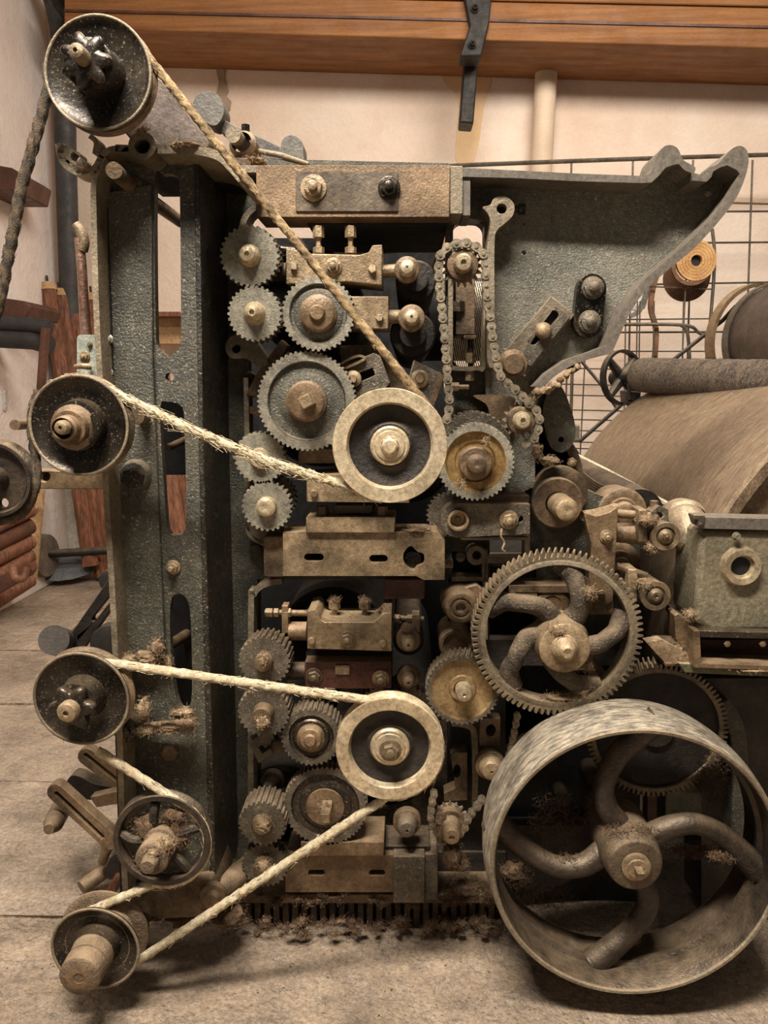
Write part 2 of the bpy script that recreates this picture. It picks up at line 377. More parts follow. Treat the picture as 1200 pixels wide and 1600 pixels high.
# things against the left wall and in the back-left corner
po = T('corner_duct', 'dark grey insulated pipe standing in the back left corner of the room', 'pipe', 112, 480, YW - .2)
MB().tube(spline([at(60, -60, 3.3), at(88, 10, 3.45), at(100, 100, 3.55), at(103, 250, 3.55), at(110, 480, 3.55), at(116, 700, 3.55)], 6), 16 * mpp(100, 300, 3.55), 18).build('insulated_tube', pipeg, po)
MB().tube([at(86, 0, 3.42), at(120, 30, 3.45), at(150, 40, 3.5)], 14 * mpp(100, 30, 3.2), 14).build('branch_tube', blackd, po)
rod = T('copper_rod', 'slim upright copper brown rod with a knuckle top behind the column edge', 'rod', 135, 520, -.12)
MB().tube([at(124, 372, -.12), at(128, 420, -.12), at(134, 530, -.12)], 7.5 * mpp(130, 450, -.12), 14).build('rod_bar', M('copper_brown', (150, 110, 90), (190, 150, 130), .35, .6), rod)
MB().tube(spline([at(118, 352, -.12), at(126, 362, -.12), at(131, 378, -.12), at(128, 392, -.12)], 4), 9 * mpp(130, 380, -.12), 12).build('knuckle', tan, rod)
mbx = T('mint_switch_box', 'small pale mint box with a wing screw on the column edge above the middle pulley', 'box', 136, 555, -.16)
MB().plate(rrect(120, 523, 156, 587, 6), -.19, -.10).build('box_body', mintp, mbx, bev=.003)
nut(133, 557, -.19, 6, mbx, tan, t=4, st=4); nut(141, 538, -.19, 3, mbx, tan, t=3, stud=0)
MB().tube([at(142, 573, -.20), at(130, 572, -.21), at(118, 573, -.20)], [.007, .006, .005], 12).build('wing_screw', tan, mbx)
def solid_tube(name, mat, label, cat, pts, rpx, Y, group=None, n=16, bump=0):
    P = [at(x, y, Y if not isinstance(Y, (list, tuple)) else Y[i]) for i, (x, y) in enumerate(pts)]
    Yr = Y if not isinstance(Y, (list, tuple)) else Y[0]
    md = (lambda a, s: 1 + bump * noise.noise(Vector((cos(a) * 2, sin(a) * 2, s * 12)))) if bump else None
    if bump: P = [P[0].lerp(P[-1], i / 24) for i in range(25)]
    return solo(MB().tube(P, rpx * mpp(*pts[0], Yr), n, True, md), name, mat, label, cat, *pts[0], Yr, group)
solid_tube('insulated_pipe', foamb, 'upper black foam covered pipe running along the left wall', 'pipe', [(-60, 503), (50, 508), (78, 512)], 12, 2.6)
solid_tube('insulated_pipe', foamb, 'lower black foam covered pipe running along the left wall', 'pipe', [(-60, 526), (50, 532), (80, 540)], 14, 2.6)
solid_tube('iron_pole', darkw, 'brown upright pole under the black foam pipes', 'pole', [(71, 512), (62, 640), (58, 690)], 7, 2.55)
for k, (y0, y1, x1, l) in enumerate(((470, 496, 48, 'lower dark red wooden shelf at the left edge above the foam pipes'), (262, 298, 30, 'upper dark red wooden shelf at the left edge beside the hanging rope'))):
    solo(MB().plate([(-60, y0 - 14), (x1 - 12, y0), (x1, y0 + 8), (x1 - 6, y1), (-60, y1)], 2.7, 3.1), 'wooden_shelf', darkw, l, 'shelf', 0, y0, 2.7, bev=.006)
poles = [((76, 452), (104, 640), (142, 884), 13, 3.2, 'pale capped red brown pole leaning foremost left of the column'),
         ((94, 462), (122, 640), (158, 900), 12, 3.3, 'red brown pole leaning directly behind the pale capped one'),
         ((112, 482), (134, 640), (172, 905), 12, 3.35, 'short red brown pole third in the leaning bundle'),
         ((122, 470), (140, 640), (182, 905), 9, 3.38, 'red brown pole fourth in the bundle beside the copper rod'),
         ((143, 468), (160, 640), (200, 905), 9, 3.4, 'red brown pole fifth in the bundle seen past the column edge'),
         ((226, 560), (262, 735), (300, 968), 15, 2.3, 'thick red brown pole seen through the middle slot of the column'),
         ((246, 560), (282, 735), (322, 955), 14, 2.4, 'second thick pole behind the middle slot of the column')]
for a, b_, c, r, Y, l in poles:
    p = T('wooden_pole', l, 'pole', c[0], c[1], Y, 'red brown poles leaning in the corner')
    k = mpp(*a, Y); pts = [at(*a, Y + .2), at(*b_, Y + .1), at(*c, Y)]; pts = [pts[0].lerp(pts[1], i / 10) for i in range(10)] + [pts[1].lerp(pts[2], i / 10) for i in range(11)]
    MB().tube(pts, r * k, 9, True, lambda a_, s: 1 + .12 * noise.noise(Vector((cos(a_) * 2 + r, sin(a_) * 2, s * 4 + Y)))).build('shaft', polew, p)
    d = (pts[1] - pts[0]).normalized()
    MB().lathe(pts[0] - d * .02, d, [(-.02, 0), (-.02, r * k * .9), (.03, r * k * 1.08), (.03, 0)], 14).build('end_cap', cardb, p)
    MB().tube([pts[0] - d * .09, pts[0]], .008, 8).build('pin', blackd, p)
for k, (y0, y1) in enumerate(((796, 832), (822, 860), (846, 884), (868, 915), (905, 955))):
    l = ['topmost brown roll lying in the stack at the left edge', 'second brown roll from the top of the stack', 'third brown roll from the top of the stack', 'fourth brown roll from the top of the stack', 'bottom brown roll of the stack on the floor'][k]
    solid_tube('wooden_roll', polew if k != 1 else darkw, l, 'roll', [(46, y0), (-40, y1 + 4)], 13, [2.6, 2.2], 'brown rolls stacked at the left edge', bump=.05)
solo(MB().plate([(-40, 918), (46, 880), (50, 892), (44, 902), (-40, 950)], 2.2, 2.27), 'timber_rail', darkw, 'dark wooden rail lying under the brown rolls at the left edge', 'rail', 0, 930, 2.45, bev=.005)
p = T('cardboard_tube', 'pale cardboard tube standing upright with a torn paper flap', 'tube', 48, 890, 2.95)
k = mpp(50, 820, 2.95)
MB().tube([at(60, 765, 3.0), at(54, 830, 2.98), at(48, 904, 2.95)], 10 * k, 18).build('tube_body', cardb, p)
b = MB(); b.prism([[at(x, y, 2.9) for x, y in [(55, 768), (62, 766), (68, 796), (60, 792), (50, 802), (45, 797), (58, 778)]]], Vector((0, .01, 0))); b.build('torn_flap', cardb, p)
p = T('cart_wheel_axle', 'small cart axle with one solid grey wheel lying behind the cardboard tube', 'axle', 64, 862, 3.1)
MB().lathe(at(60, 868, 3.1), (1, -.1, 0), [(0, 0), (0, .03), (.0, .135), (.012, .142), (.06, .142), (.07, .135), (.07, .02), (.07, 0)], 36).build('wheel', M('grey_rubber', (96, 84, 72), (130, 114, 98), .8), p)
MB().tube([at(60, 866, 3.1), at(170, 860, 3.2)], .027, 12).build('axle_bar', blackd, p)
solo(MB().plate([(60, 745), (122, 745), (128, 878), (72, 878)], 3.5, 3.6), 'chipped_board', whiteb, 'chipped white panel standing behind the cart axle', 'panel', 90, 865, 3.5, bev=.01)
solo(MB().tube(spline([at(20, 884, 2.15), at(24, 902, 2.12), at(36, 903, 2.15), at(42, 886, 2.17)], 5), .021, 10), 'iron_hook', M('rusty_hook', (112, 72, 52), (150, 104, 80), .6, .3), 'rusty curved iron hook lying on the timber rail', 'hook', 30, 900, 2.4)
solo(MB().lathe(at(104, 884, 3.3), (0, -.2, 1), [(-.03, 0), (-.02, .2), (.02, .16), (.05, .05), (.05, 0)], 14), 'dust_sack', M('slate_cloth', (84, 86, 88), (112, 112, 110), .8), 'low slate grey cloth bundle under the cart axle', 'cloth', 100, 868, 2.8)
# light switch / white rag bits
solo(MB().plate([(-12, 610), (8, 610), (8, 642), (-12, 642)], 2.75, 2.78), 'wall_socket', M('switch_grey', (190, 184, 176), (206, 200, 192), .5), 'small pale grey switch plate at the left edge of the picture', 'switch', 0, 625, 2.75, bev=.004)
# shelf seen through top slot
solo(MB().plate([(225, 487), (330, 487), (330, 494), (225, 494)], 3.3, 3.6), 'slot_shelf', polew, 'thin wooden shelf on the back wall seen through the column slot', 'shelf', 260, 490, 3.3)
solo(MB().plate([(235, 494), (320, 494), (320, 538), (235, 538)], 3.45, 3.6), 'storage_box', cardb, 'plain kraft box below the thin shelf seen through the column slot', 'box', 260, 520, 3.45, bev=.01)

# ---------------------------------------------------------------- wire panels behind right
Yp = 3.3
def wires(name, label, px, py, Y, rails, bars, r1=2.6, r2=1.3, group=None):
    p = T(name, label, 'wire panel', px, py, Y, group)
    for pts in rails: MB().tube([at(x, y, Y) for x, y in sp2(pts, 5)], r1 * mpp(px, py, Y), 8).build('frame_rail', wirem, p)
    for pts in bars: MB().tube([at(x, y, Y + .004) for x, y in pts], r2 * mpp(px, py, Y), 6).build('wire', wirem, p)
    return p
wires('wire_mesh_panel', 'tall grey wire mesh panel with a top rail standing before the back wall', 1120, 560, Yp, [[(640, 262), (780, 256), (1000, 248), (1260, 240)]],
      [[(x0, 250), (x1, 1000)] for x0, x1 in ((893, 876), (989, 974), (1083, 1062), (1176, 1150), (1262, 1236))] + [[(700, 332), (1260, 330)], [(820, 382), (1260, 378)], [(820, 448), (1260, 440)]] + [[(860, y), (1260, y - 2)] for y in (520,)], 3.2, 1.5)
wires('wire_cage_trolley', 'lower grey wire cage with rounded corner frame and fine bars behind the casting', 1000, 620, 2.9,
      [[(1040, 352), (1104, 356), (1114, 368), (1116, 420), (1110, 500), (1104, 570), (1090, 960)], [(896, 508), (884, 960)], [(880, 508), (960, 507), (1068, 508), (1092, 520), (1112, 532)], [(1064, 508), (1074, 520), (1078, 565), (1080, 600)]],
      [[(980, 404), (1116, 402)], [(930, 444), (1114, 452)], [(900, 500), (1110, 498)], [(880, 549), (1105, 549)]] +
      [[(x, 470), (x - 4, 720)] for x in (978, 996, 1000, 1022, 1068)] + [[(1074, 385), (1066, 560)]] +
      [[(870, y), (1010, y + 3)] for y in (575, 600, 617, 640, 655, 672, 690, 700)] + [[(914, 560), (906, 720)], [(886, 590), (880, 720)]], 2.6, 1.1)
# hanging coil of strap
p = T('leather_coil', 'brown coil of leather strap hanging on the wire cage', 'coil', 1078, 420, 2.95)
for k in range(9):
    r = 36 - k * .6; MB().lat(1074 - k * .4, 434 - k * 2.0, 2.98, [(k * 4 - 6, r), (k * 4 - 6, r - 6), (k * 4 - 2, r - 6), (k * 4 - 2, r), (k * 4 - 6, r)], 36).build('coil_turn', leather, p)
for k in range(5):
    r = 30 - k * 4.4; MB().lat(1077, 412, 2.98, [(24, r), (24, r - 4.0), (31, r - 4.0), (31, r), (24, r)], 36).build('coil_turn', coilm, p)
MB().lat(1077, 412, 2.98, [(20, 0), (20, 8.6), (24, 8.6), (24, 0)], 20).build('core', blackd, p)
solo(MB().band(sp2([(1038, 410), (1024, 440), (1018, 480), (1026, 515), (1024, 560), (1020, 600)], 5), 7, 2.93, 2.96), 'leather_strap', leather, 'narrow brown strap hanging down beside the leather coil', 'strap', 1024, 500, 2.93)
solo(MB().band(sp2([(1014, 420), (1012, 455), (1000, 485), (985, 494)], 5), 7, 2.99, 3.02), 'grey_strap', M('grey_web', (110, 106, 96), (134, 128, 116), .8), 'short grey strap curling behind the narrow brown strap', 'strap', 1010, 450, 2.99)
solo(MB().lathe(at(994, 474, 3.1), (0, -1, .2), [(0, 0), (.0, .05), (.02, .06), (.05, .03), (.06, 0)], 9), 'white_cloth_scrap', white, 'crumpled white scrap hung on the wire cage near the casting edge', 'cloth', 994, 474, 3.1)

# ---------------------------------------------------------------- swift drum, fancy roller, rear drum
p = T('carding_drum', 'huge brown carding drum with curved dusty surface at the right', 'drum', 1130, 830, 1.45)
k = mpp(1130, 830, 1.45); c = at(1130, 832, 1.45)
MB().lathe(c, (0, -1, 0), [(0, 0), (0, 243 * k), (0, 250 * k), (.01, 252 * k)] + [(.01 + 1.42 * i / 24, 252 * k) for i in range(1, 25)] + [(1.44, 249 * k), (1.44, 240 * k), (1.40, 238 * k), (1.40, 0)], 160).build('drum_shell', [drumm][0], p)
for i in range(6):
    a = i * pi / 3; cc = c + Vector((0, -1.41, 0)); MB().tube([cc, cc + Vector((cos(a), 0, sin(a))) * 236 * k], .03, 10).build('spoke', blackd, p)
b = MB(); RB0 = random.Random(11)
for i in range(2600):
    a = RB0.uniform(1.2, 3.6); n_ = Vector((cos(a), 0, sin(a))); q = c + n_ * 252 * k * 1.0008 + Vector((0, -RB0.uniform(.02, 1.4), 0)); tt = (Vector((0, 1, 0)) * RB0.uniform(-.3, .3) + n_.cross(Vector((0, 1, 0)))) * RB0.uniform(.004, .016)
    b.add([q, q + Vector((0, .0022, 0)), q + tt + n_ * .0015], [(0, 1, 2)])
tag(b.build('surface_fibres', lintm, p), kind='stuff')
# fancy roller
p = T('brush_roller', 'dark bristly roller lying on top of the big carding drum', 'roller', 1000, 590, 1.35)
o = at(1003, 586, 1.45); k = mpp(1003, 586, 1.45); tgt = at(1330, 606, .25); ax = (tgt - o); ln = ax.length; rr = 26 * k
RB = random.Random(5)
MB().lathe(o, ax, [(0, 0), (0, rr * .9), (.01, rr)] + [(.01 + (ln - .01) * i / 60, rr * (1 + .015 * RB.uniform(-1, 1))) for i in range(1, 61)] + [(ln + .01, 0)], 56).build('roller_body', furm, p)
b = MB(); axn = ax.normalized(); u = axn.orthogonal().normalized(); v = axn.cross(u)
for i in range(3200):
    a = RB.uniform(0, 2 * pi); t = RB.uniform(0.01, ln); n_ = u * cos(a) + v * sin(a); q = o + axn * t + n_ * rr * .99
    tt = (axn.cross(n_)) * RB.uniform(.012, .026) + axn * RB.uniform(-.006, .006); wv = axn * .0014
    b.add([q - wv, q + wv, q + tt + n_ * RB.uniform(.001, .006)], [(0, 1, 2)])
tag(b.build('bristles', furm, p), kind='stuff')
MB().lathe(o - axn * .10, ax, [(0, 0), (0, .022), (.10, .022), (.10, 0)], 16).build('journal', blackd, p)
# spoked pulley at roller end
p = T('spoked_belt_pulley', 'black four spoked belt pulley at the far end of the bristly roller', 'pulley', 975, 590, 1.6)
k = mpp(972, 590, 1.6); cc = at(972, 590, 1.6); ax2 = Vector((.62, -1, .08)).normalized()
MB().lathe(cc, ax2, [(-.014, 39 * k), (-.014, 43 * k), (.014, 43 * k), (.014, 39 * k), (-.014, 39 * k)], 48).build('rim', blackd, p)
u = ax2.cross(Vector((0, 0, 1))).normalized(); v = u.cross(ax2)
for i in range(4):
    a = .75 + i * pi / 2; d = u * cos(a) + v * sin(a); MB().tube([cc + d * 8 * k, cc + d * 40 * k], [.022, .014], 8).build('spoke', blackd, p)
MB().lathe(cc, ax2, [(-.05, 0), (-.05, 11 * k), (.05, 11 * k), (.05, 0)], 20).build('hub', blackd, p)
# rear drum
p = T('rear_drum', 'dark metal drum with riveted hoop at the right edge beyond the roller', 'drum', 1200, 500, 1.9)
k = mpp(1180, 530, 1.9); cc = at(1212, 532, 1.9)
MB().lathe(cc, Vector((.15, -1, 0)), [(0, 0), (0, 82 * k), (.02, 84 * k), (.62, 84 * k), (.62, 0)], 64).build('drum_shell', M('dark_drum_metal', (60, 52, 46), (94, 82, 72), .4, .5, 5, .2, 40, film=.1), p)
MB().lathe(cc, Vector((.15, -1, 0)), [(-.01, 85 * k), (-.01, 88 * k), (.03, 88 * k), (.03, 85 * k), (-.01, 85 * k)], 64).build('hoop', wirem, p)
MB().lathe(cc - Vector((.04, -.14, 0)), Vector((.3, -1, 0)), [(0, 86 * k), (0, 92 * k), (.05, 92 * k), (.05, 86 * k), (0, 86 * k)], 64).build('side_rim', tand, p)
p = T('thin_drive_belt', 'thin dark belt slanting from the rear drum down past the spoked pulley', 'belt', 1040, 590, 2.0)
MB().tube([at(1150, 478, 1.95), at(1130, 500, 2.0), at(1040, 572, 2.0), at(905, 690, 2.0)], 3.2 * mpp(1000, 600, 2), 8).build('lower_run', blackd, p)
MB().tube([at(905, 560, 2.1), at(940, 602, 2.05), at(965, 640, 2.0)], 2.6 * mpp(1000, 600, 2), 8).build('upper_run', blackd, p)
p = T('pulley_bearing', 'small dark bearing block beneath the spoked pulley on the drum edge', 'bearing', 985, 625, 1.55)
MB().plate([(978, 610), (1002, 612), (1000, 632), (980, 634)], 1.5, 1.6).build('block', blackd, p, bev=.006)
MB().tube([at(984, 625, 1.5), at(982, 600, 1.5)], .008, 8).build('bolt', blackd, p)
solo(MB().rect(897, 664, 906, 690, 1.98, 2.1), 'belt_guide', greenp, 'small green grey guide block where the thin belt ends', 'guide block', 901, 676, 1.98, bev=.005)
# ================================================================ MACHINE FRAME
mf = T('machine_frame', 'tall dark cast iron frame of the carding machine standing on the dusty floor', 'machine frame', 340, 1420, 0)
# left column: front web with slots, flanges, side wall
YC = -.22
slots = [sp2([(242, 285), (254, 272), (276, 276), (281, 310), (283, 520), (282, 540), (264, 556), (247, 542), (243, 500)], 3, True),
         circ(265, 589, 7, 14), sp2([(250, 640), (262, 628), (282, 634), (288, 660), (291, 800), (288, 830), (276, 836), (262, 828), (256, 760)], 3, True),
         sp2([(266, 945), (278, 928), (292, 936), (298, 970), (300, 1080), (292, 1108), (278, 1100), (268, 1040)], 3, True)]
web = [(168, 262), (196, 244), (290, 246), (306, 262), (312, 700), (326, 1100), (334, 1405), (196, 1405), (186, 1100), (176, 700)]
MB().plate(web, YC, YC + .02, slots).build('column_web', iron, mf, bev=.003)
# raised slab left of the slots
MB().plate([(164, 300), (236, 288), (238, 560), (244, 700), (252, 900), (258, 1030), (190, 1030), (176, 700)], YC - .012, YC + .001).build('raised_slab', iron, mf, bev=.003)
# right side wall of the column (runs back to the plate); darker paint imitates its shade
for pts, n, m in (([(303, 250), (311, 250), (318, 700), (330, 1100), (338, 1405), (328, 1405), (320, 1100), (310, 700)], 'column_side', M('shade_darkened_paint', (24, 23, 18), (44, 42, 34), .34, .1, 9, .5, 60, dust=.2, film=.06, speck=.5)),):
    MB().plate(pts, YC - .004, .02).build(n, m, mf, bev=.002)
MB().plate([(156, 300), (166, 300), (180, 700), (190, 1030), (200, 1405), (188, 1405), (176, 1030), (166, 700)], YC - .02, -.18).build('column_side', blackd, mf)  # black strip imitating shade in the recess beside the flange
# outer flange: thin bare edge with curved head, lugs
MB().band(sp2([(206, 236), (178, 232), (160, 242), (152, 262), (147, 285), (146, 320), (151, 500), (158, 620), (166, 780), (174, 900), (180, 1020), (186, 1130), (190, 1260), (196, 1400)], 5), 9, -.29, YC).build('outer_flange', edge, mf)
MB().band(sp2([(246, 233), (300, 234), (340, 243), (362, 262), (378, 280)], 5), 14, -.29, -.10).build('outer_flange', edge, mf)
MB().plate(capsule(100, 238, 128, 262, 11), -.29, -.26, [circ(118, 244, 8)]).build('end_lug', edge, mf, bev=.002)
MB().band(sp2([(92, 224), (98, 250), (118, 266), (138, 268), (150, 262), (160, 244)], 5), 13, -.29, -.24).build('hook_lug', edge, mf)
MB().band(sp2([(148, 240), (150, 222), (140, 212)], 5), 8, -.285, -.25).build('hook_lug', edge, mf)
b = MB(); b.plate(circ(222, 227, 22, 30), -.295, -.22, [circ(222, 228, 12, 20)]); b.build('bored_lug', edge, mf, bev=.002)
MB().band([(205, 232), (180, 231)], 11, -.29, -.2).build('lug_bridge', edge, mf); 
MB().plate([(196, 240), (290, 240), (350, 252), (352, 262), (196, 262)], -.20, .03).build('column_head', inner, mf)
# back plate behind the gears
O1 = rrect(386, 328, 697, 828, 26); O2 = rrect(398, 912, 700, 1330, 22); O3 = rrect(708, 345, 757, 574, 16)
O4 = [(706, 862), (752, 862), (752, 900), (706, 900)]; O5 = [(765, 790), (820, 790), (820, 870), (765, 870)]; O6 = [(765, 885), (838, 885), (838, 1000), (765, 1000)]
O7 = rrect(706, 920, 758, 1010, 6)
MB().plate([(330, 246), (700, 255), (765, 300), (765, 560), (850, 600), (905, 760), (1000, 800), (1000, 905), (345, 905)], .0, .05,
           [O1, O3, O4, O5, [(765, 885), (838, 885), (838, 903), (765, 903)]]).build('side_plate', iron, mf)
MB().plate([(345, 905), (402, 905), (402, 1420), (345, 1420)], .0, .05).build('side_strip', iron, mf)
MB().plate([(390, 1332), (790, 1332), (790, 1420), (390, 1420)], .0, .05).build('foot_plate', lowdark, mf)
MB().plate([(700, 905), (1000, 905), (1000, 1330), (790, 1420), (700, 1332)], .01, .05, [O6, O7, [(790, 1040), (960, 1040), (960, 1290), (790, 1290)]]).build('lower_side_plate', lowdark, mf)  # lower part of the side plate, in a darker brown
MB().plate([(700, 1325), (1004, 1290), (1000, 1462), (735, 1458)], .05, .09).build('floor_shade_plate', lowdark, mf)  # added dark plate painting floor shade and brown lint behind the wheel
for path, w_ in ((sp2([(440, 322), (405, 322), (384, 338), (378, 362), (380, 385)], 5), 10), (sp2([(384, 590), (386, 700), (386, 810), (392, 838), (414, 850)], 5), 8),
                 (sp2([(440, 908), (412, 914), (396, 930), (392, 960), (392, 1330)], 5), 9),
                 (sp2([(704, 400), (704, 560), (704, 574), (745, 575), (757, 560), (760, 400)], 4), 7),
                 ([(706, 905), (758, 905), (758, 860)], 8), ([(758, 872), (758, 1000)], 9), ([(758, 876), (845, 876)], 9), ([(824, 800), (824, 880)], 9),
                 (sp2([(706, 1130), (735, 1136), (742, 1160), (742, 1260)], 4), 10)):
    MB().band(path, w_, -.045, .0).build('opening_rim', edge, mf, bev=.001)
b = MB(); b.plate(circ(744, 868, 15, 24), -.048, 0, [circ(745, 868, 7, 16)]); b.build('bored_boss', edge, mf, bev=.001)
# lug at left with a hole, lower small ones
MB().plate(sp2([(352, 545), (358, 528), (378, 520), (400, 536), (418, 566), (404, 572), (384, 560), (362, 560)], 5, True), -.06, 0, [circ(369, 545, 7, 16)]).build('bored_lug', edge, mf, bev=.002)
MB().plate(sp2([(382, 812), (398, 842), (420, 850), (440, 838), (430, 812)], 4, True), -.045, 0).build('lower_lug', edge, mf)
MB().plate(sp2([(378, 1085), (398, 1078), (404, 1092), (392, 1104), (378, 1100)], 4, True), -.04, 0, [circ(391, 1091, 5, 12)]).build('bored_lug', iron, mf)
MB().lat(400, 860, 0, [(0, 11), (6, 10), (9, 6), (10, 0)], 20).build('rivet_head', iron, mf)
MB().lat(391, 592, 0, [(0, 11), (6, 10), (9, 6), (10, 0)], 20).build('rivet_head', iron, mf)
# dark cupped seat right of the golden gear
MB().plate(sp2([(742, 618), (800, 620), (800, 640), (768, 700), (752, 664), (764, 650), (760, 632)], 5, True), -.05, 0).build('curved_seat', tand, mf)
# far frame plate, added near-black so the interior stays dark
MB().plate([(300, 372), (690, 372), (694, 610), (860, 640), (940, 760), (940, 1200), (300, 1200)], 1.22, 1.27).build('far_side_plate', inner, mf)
MB().plate([(310, 560), (345, 540), (345, 1120), (310, 1120)], .9, .95).build('far_post', blackd, mf)
MB().plate([(190, 1160), (340, 1160), (340, 1180), (190, 1180)], .3, .34).build('cross_tie', blackd, mf)
# hub bolts on the column
def colnut(px, py, r, label, big=False):
    o = MB()
    if big: o.lat(px, py, YC - .012, [(0, r * 1.5), (4, r * 1.45), (12, r * 1.15), (12, r), (26, r), (28, r * .8), (28, 0)], 28)
    return o.build('boss', black if big else tan, mf)
b = MB().lat(213, 742, YC - .012, [(0, 25), (5, 24), (12, 20), (12, 0)], 28).build('boss', iron, mf)
MB().lat(211, 746, YC - .025, [(0, 17), (16, 17), (18, 15), (18, 0)], 6, .3).build('large_nut', black, mf, bev=.001)
nut(271, 886, YC, 8.5, mf, tan, t=6, st=9); nut(266, 1175, YC, 13, mf, tand, t=8, washer=False, stud=0, ph=.1)
for x, y in ((171, 530), (171, 582)): nut(x, y, YC - .02, 5, mf, M('bright_nut', (210, 206, 190), (236, 232, 220), .25, .8) if y == 530 else bpy.data.materials['bright_nut'], t=6, stud=.4, st=3)
nut(198, 1138, -.24, 9, mf, black, t=7, st=10)
MB().rect(246, 622, 300, 742, .02, .05).build('slot_dark_plate', inner, mf)  # near-black plates filling the slots from behind
MB().rect(262, 905, 318, 1130, .10, .14).build('slot_dark_plate', inner, mf)
MB().tube([at(262, 700, -.1), at(300, 682, .0)], .008, 10).build('slot_rod', tand, mf)
# slanted bars through the column: round bar from lug to right, capped shaft
b = MB().tube([at(178, 266, -.36), at(206, 292, -.20), at(282, 346, .16)], 12.5 * mpp(180, 266, -.34), 24).build('round_tie_bar', tand, mf)
b = MB().lat(208, 298, -.215, [(0, 24), (6, 22), (10, 18), (10, 0)], 26).build('tie_bar_boss', iron, mf)
# top steel beam
tb = T('top_cross_beam', 'machined brown steel beam bolted across the top of the machine', 'beam', 555, 300, -.10)
MB().rect(400, 258, 703, 339, -.11, .0).build('beam_body', tand, tb, bev=.002)
MB().rect(462, 268, 622, 330, -.114, -.11).build('worn_pad', M('worn_grey_pad', (92, 82, 70), (126, 110, 90), .4, .3, 6, .15, 80, film=.06, grime=.4), tb, bev=.001)
MB().rect(703, 259, 723, 335, -.105, .0).build('beam_end', edge, tb, bev=.002)
MB().rect(376, 258, 402, 270, -.1, -.0).build('beam_foot', edge, tb, bev=.002)
nut(490, 294, -.114, 15, tb, tan, t=9, st=10); nut(608, 294, -.114, 13, tb, black, t=9, st=10, name='nut', label='darker round headed nut')
nut(729, 300, -.05, 8, tb, tand, t=12, washer=False, stud=0)
MB().rect(480, 344, 700, 350, -.05, .3).build('shadow_rail', inner, tb)  # added near-black strip for the shade under the beam
# rest bar: lower beam with slots
lb = T('middle_cross_beam', 'worn brown steel beam with two slots and a ragged hole across the middle of the machine', 'beam', 555, 870, -.10)
MB().plate([(442, 831), (684, 831), (695, 843), (695, 906), (662, 906), (650, 900), (442, 900)], -.11, -.01,
           [capsule(481, 871, 500, 871, 6, 6), capsule(583, 873, 600, 873, 6, 6), sp2([(632, 862), (642, 853), (652, 862), (662, 866), (662, 880), (652, 886), (646, 892), (636, 886), (630, 874)], 4, True)]).build('beam_body', tan, lb, bev=.002)
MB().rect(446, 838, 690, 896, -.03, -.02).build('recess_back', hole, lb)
MB().rect(412, 838, 443, 902, -.09, -.01).build('beam_end', tand, lb, bev=.002)
MB().rect(478, 808, 617, 832, -.12, -.02).build('top_slab', tan, lb, bev=.002)
MB().rect(600, 906, 664, 936, -.08, .0).build('lower_block', redd, lb, bev=.002)
MB().plate(sp2([(630, 873), (640, 862), (656, 866), (658, 880), (646, 888)], 4, True), -.085, -.03).build('cast_lump', black, lb, bev=.004)
bb = T('bottom_cross_beam', 'dusty brown steel beam with two slots low on the machine near the floor', 'beam', 540, 1370, -.10)
MB().plate([(446, 1336), (614, 1336), (614, 1394), (446, 1394)], -.11, -.01, [capsule(486, 1364, 503, 1364, 5, 6), capsule(581, 1364, 597, 1364, 5, 6)]).build('beam_body', tand, bb, bev=.002)
MB().rect(450, 1340, 612, 1392, -.05, -.04).build('recess_back', hole, bb)
MB().rect(470, 1316, 600, 1337, -.13, -.02).build('top_slab', tand, bb, bev=.002)
MB().rect(614, 1338, 664, 1412, -.12, .0).build('end_block', dsteel, bb, bev=.003)
MB().rect(664, 1334, 684, 1408, -.10, .0).build('end_block', dsteel, bb, bev=.003)
MB().rect(600, 1322, 672, 1340, -.09, .0).build('ledge', blackd, bb, bev=.003)
# ribbed floor grate at the foot
gr = T('ribbed_base_rail', 'ribbed rusty base rail half buried in dust at the foot of the machine', 'rail', 560, 1455, -.10)
MB().rect(372, 1398, 790, 1412, -.09, .05).build('rail_body', tand, gr, bev=.003)
for i in range(27):
    x = 384 + i * 14.6; MB().plate([(x, 1410), (x + 8, 1410), (x + 9, 1448), (x - 1, 1448)], -.07, -.04).build('rib', bpy.data.materials.get('rail_rust') or M('rail_rust', (44, 34, 26), (84, 66, 48), .7, .1, 20, .5, 60, dust=.3, film=.25), gr)
MB().rect(374, 1410, 786, 1452, -.05, .05).build('rail_back', blackd, gr)

# ---------------------------------------------------------------- right casting
rc = T('horned_side_casting', 'large dark cast side plate with horned top and curved belly at upper right', 'casting', 900, 420, -.02)
outer = [(723, 262), (800, 266), (900, 271), (1008, 275)] + sp2([(1008, 275), (1018, 268), (1028, 240), (1042, 227), (1058, 231), (1068, 250), (1086, 261), (1084, 270), (1104, 272), (1106, 262), (1122, 256), (1142, 234), (1158, 228), (1169, 240), (1167, 268), (1150, 310), (1118, 352), (1080, 392), (1040, 425), (1008, 455), (984, 490), (968, 525), (957, 550)], 4) + \
        sp2([(955, 552), (925, 560), (892, 572), (862, 592), (846, 612), (838, 640)], 4) + [(836, 700), (836, 760), (790, 780), (760, 640), (757, 560)] 
top = [(723, 262)] + [(757, 345)]
holes = [circ(933, 309, 5, 10), circ(1106, 303, 5, 10), circ(818, 395, 4, 10), circ(818, 350, 3, 8)]
MB().plate(outer + [(757, 345), (723, 340)], -.02, .02, holes).build('casting_web', iron2, rc)
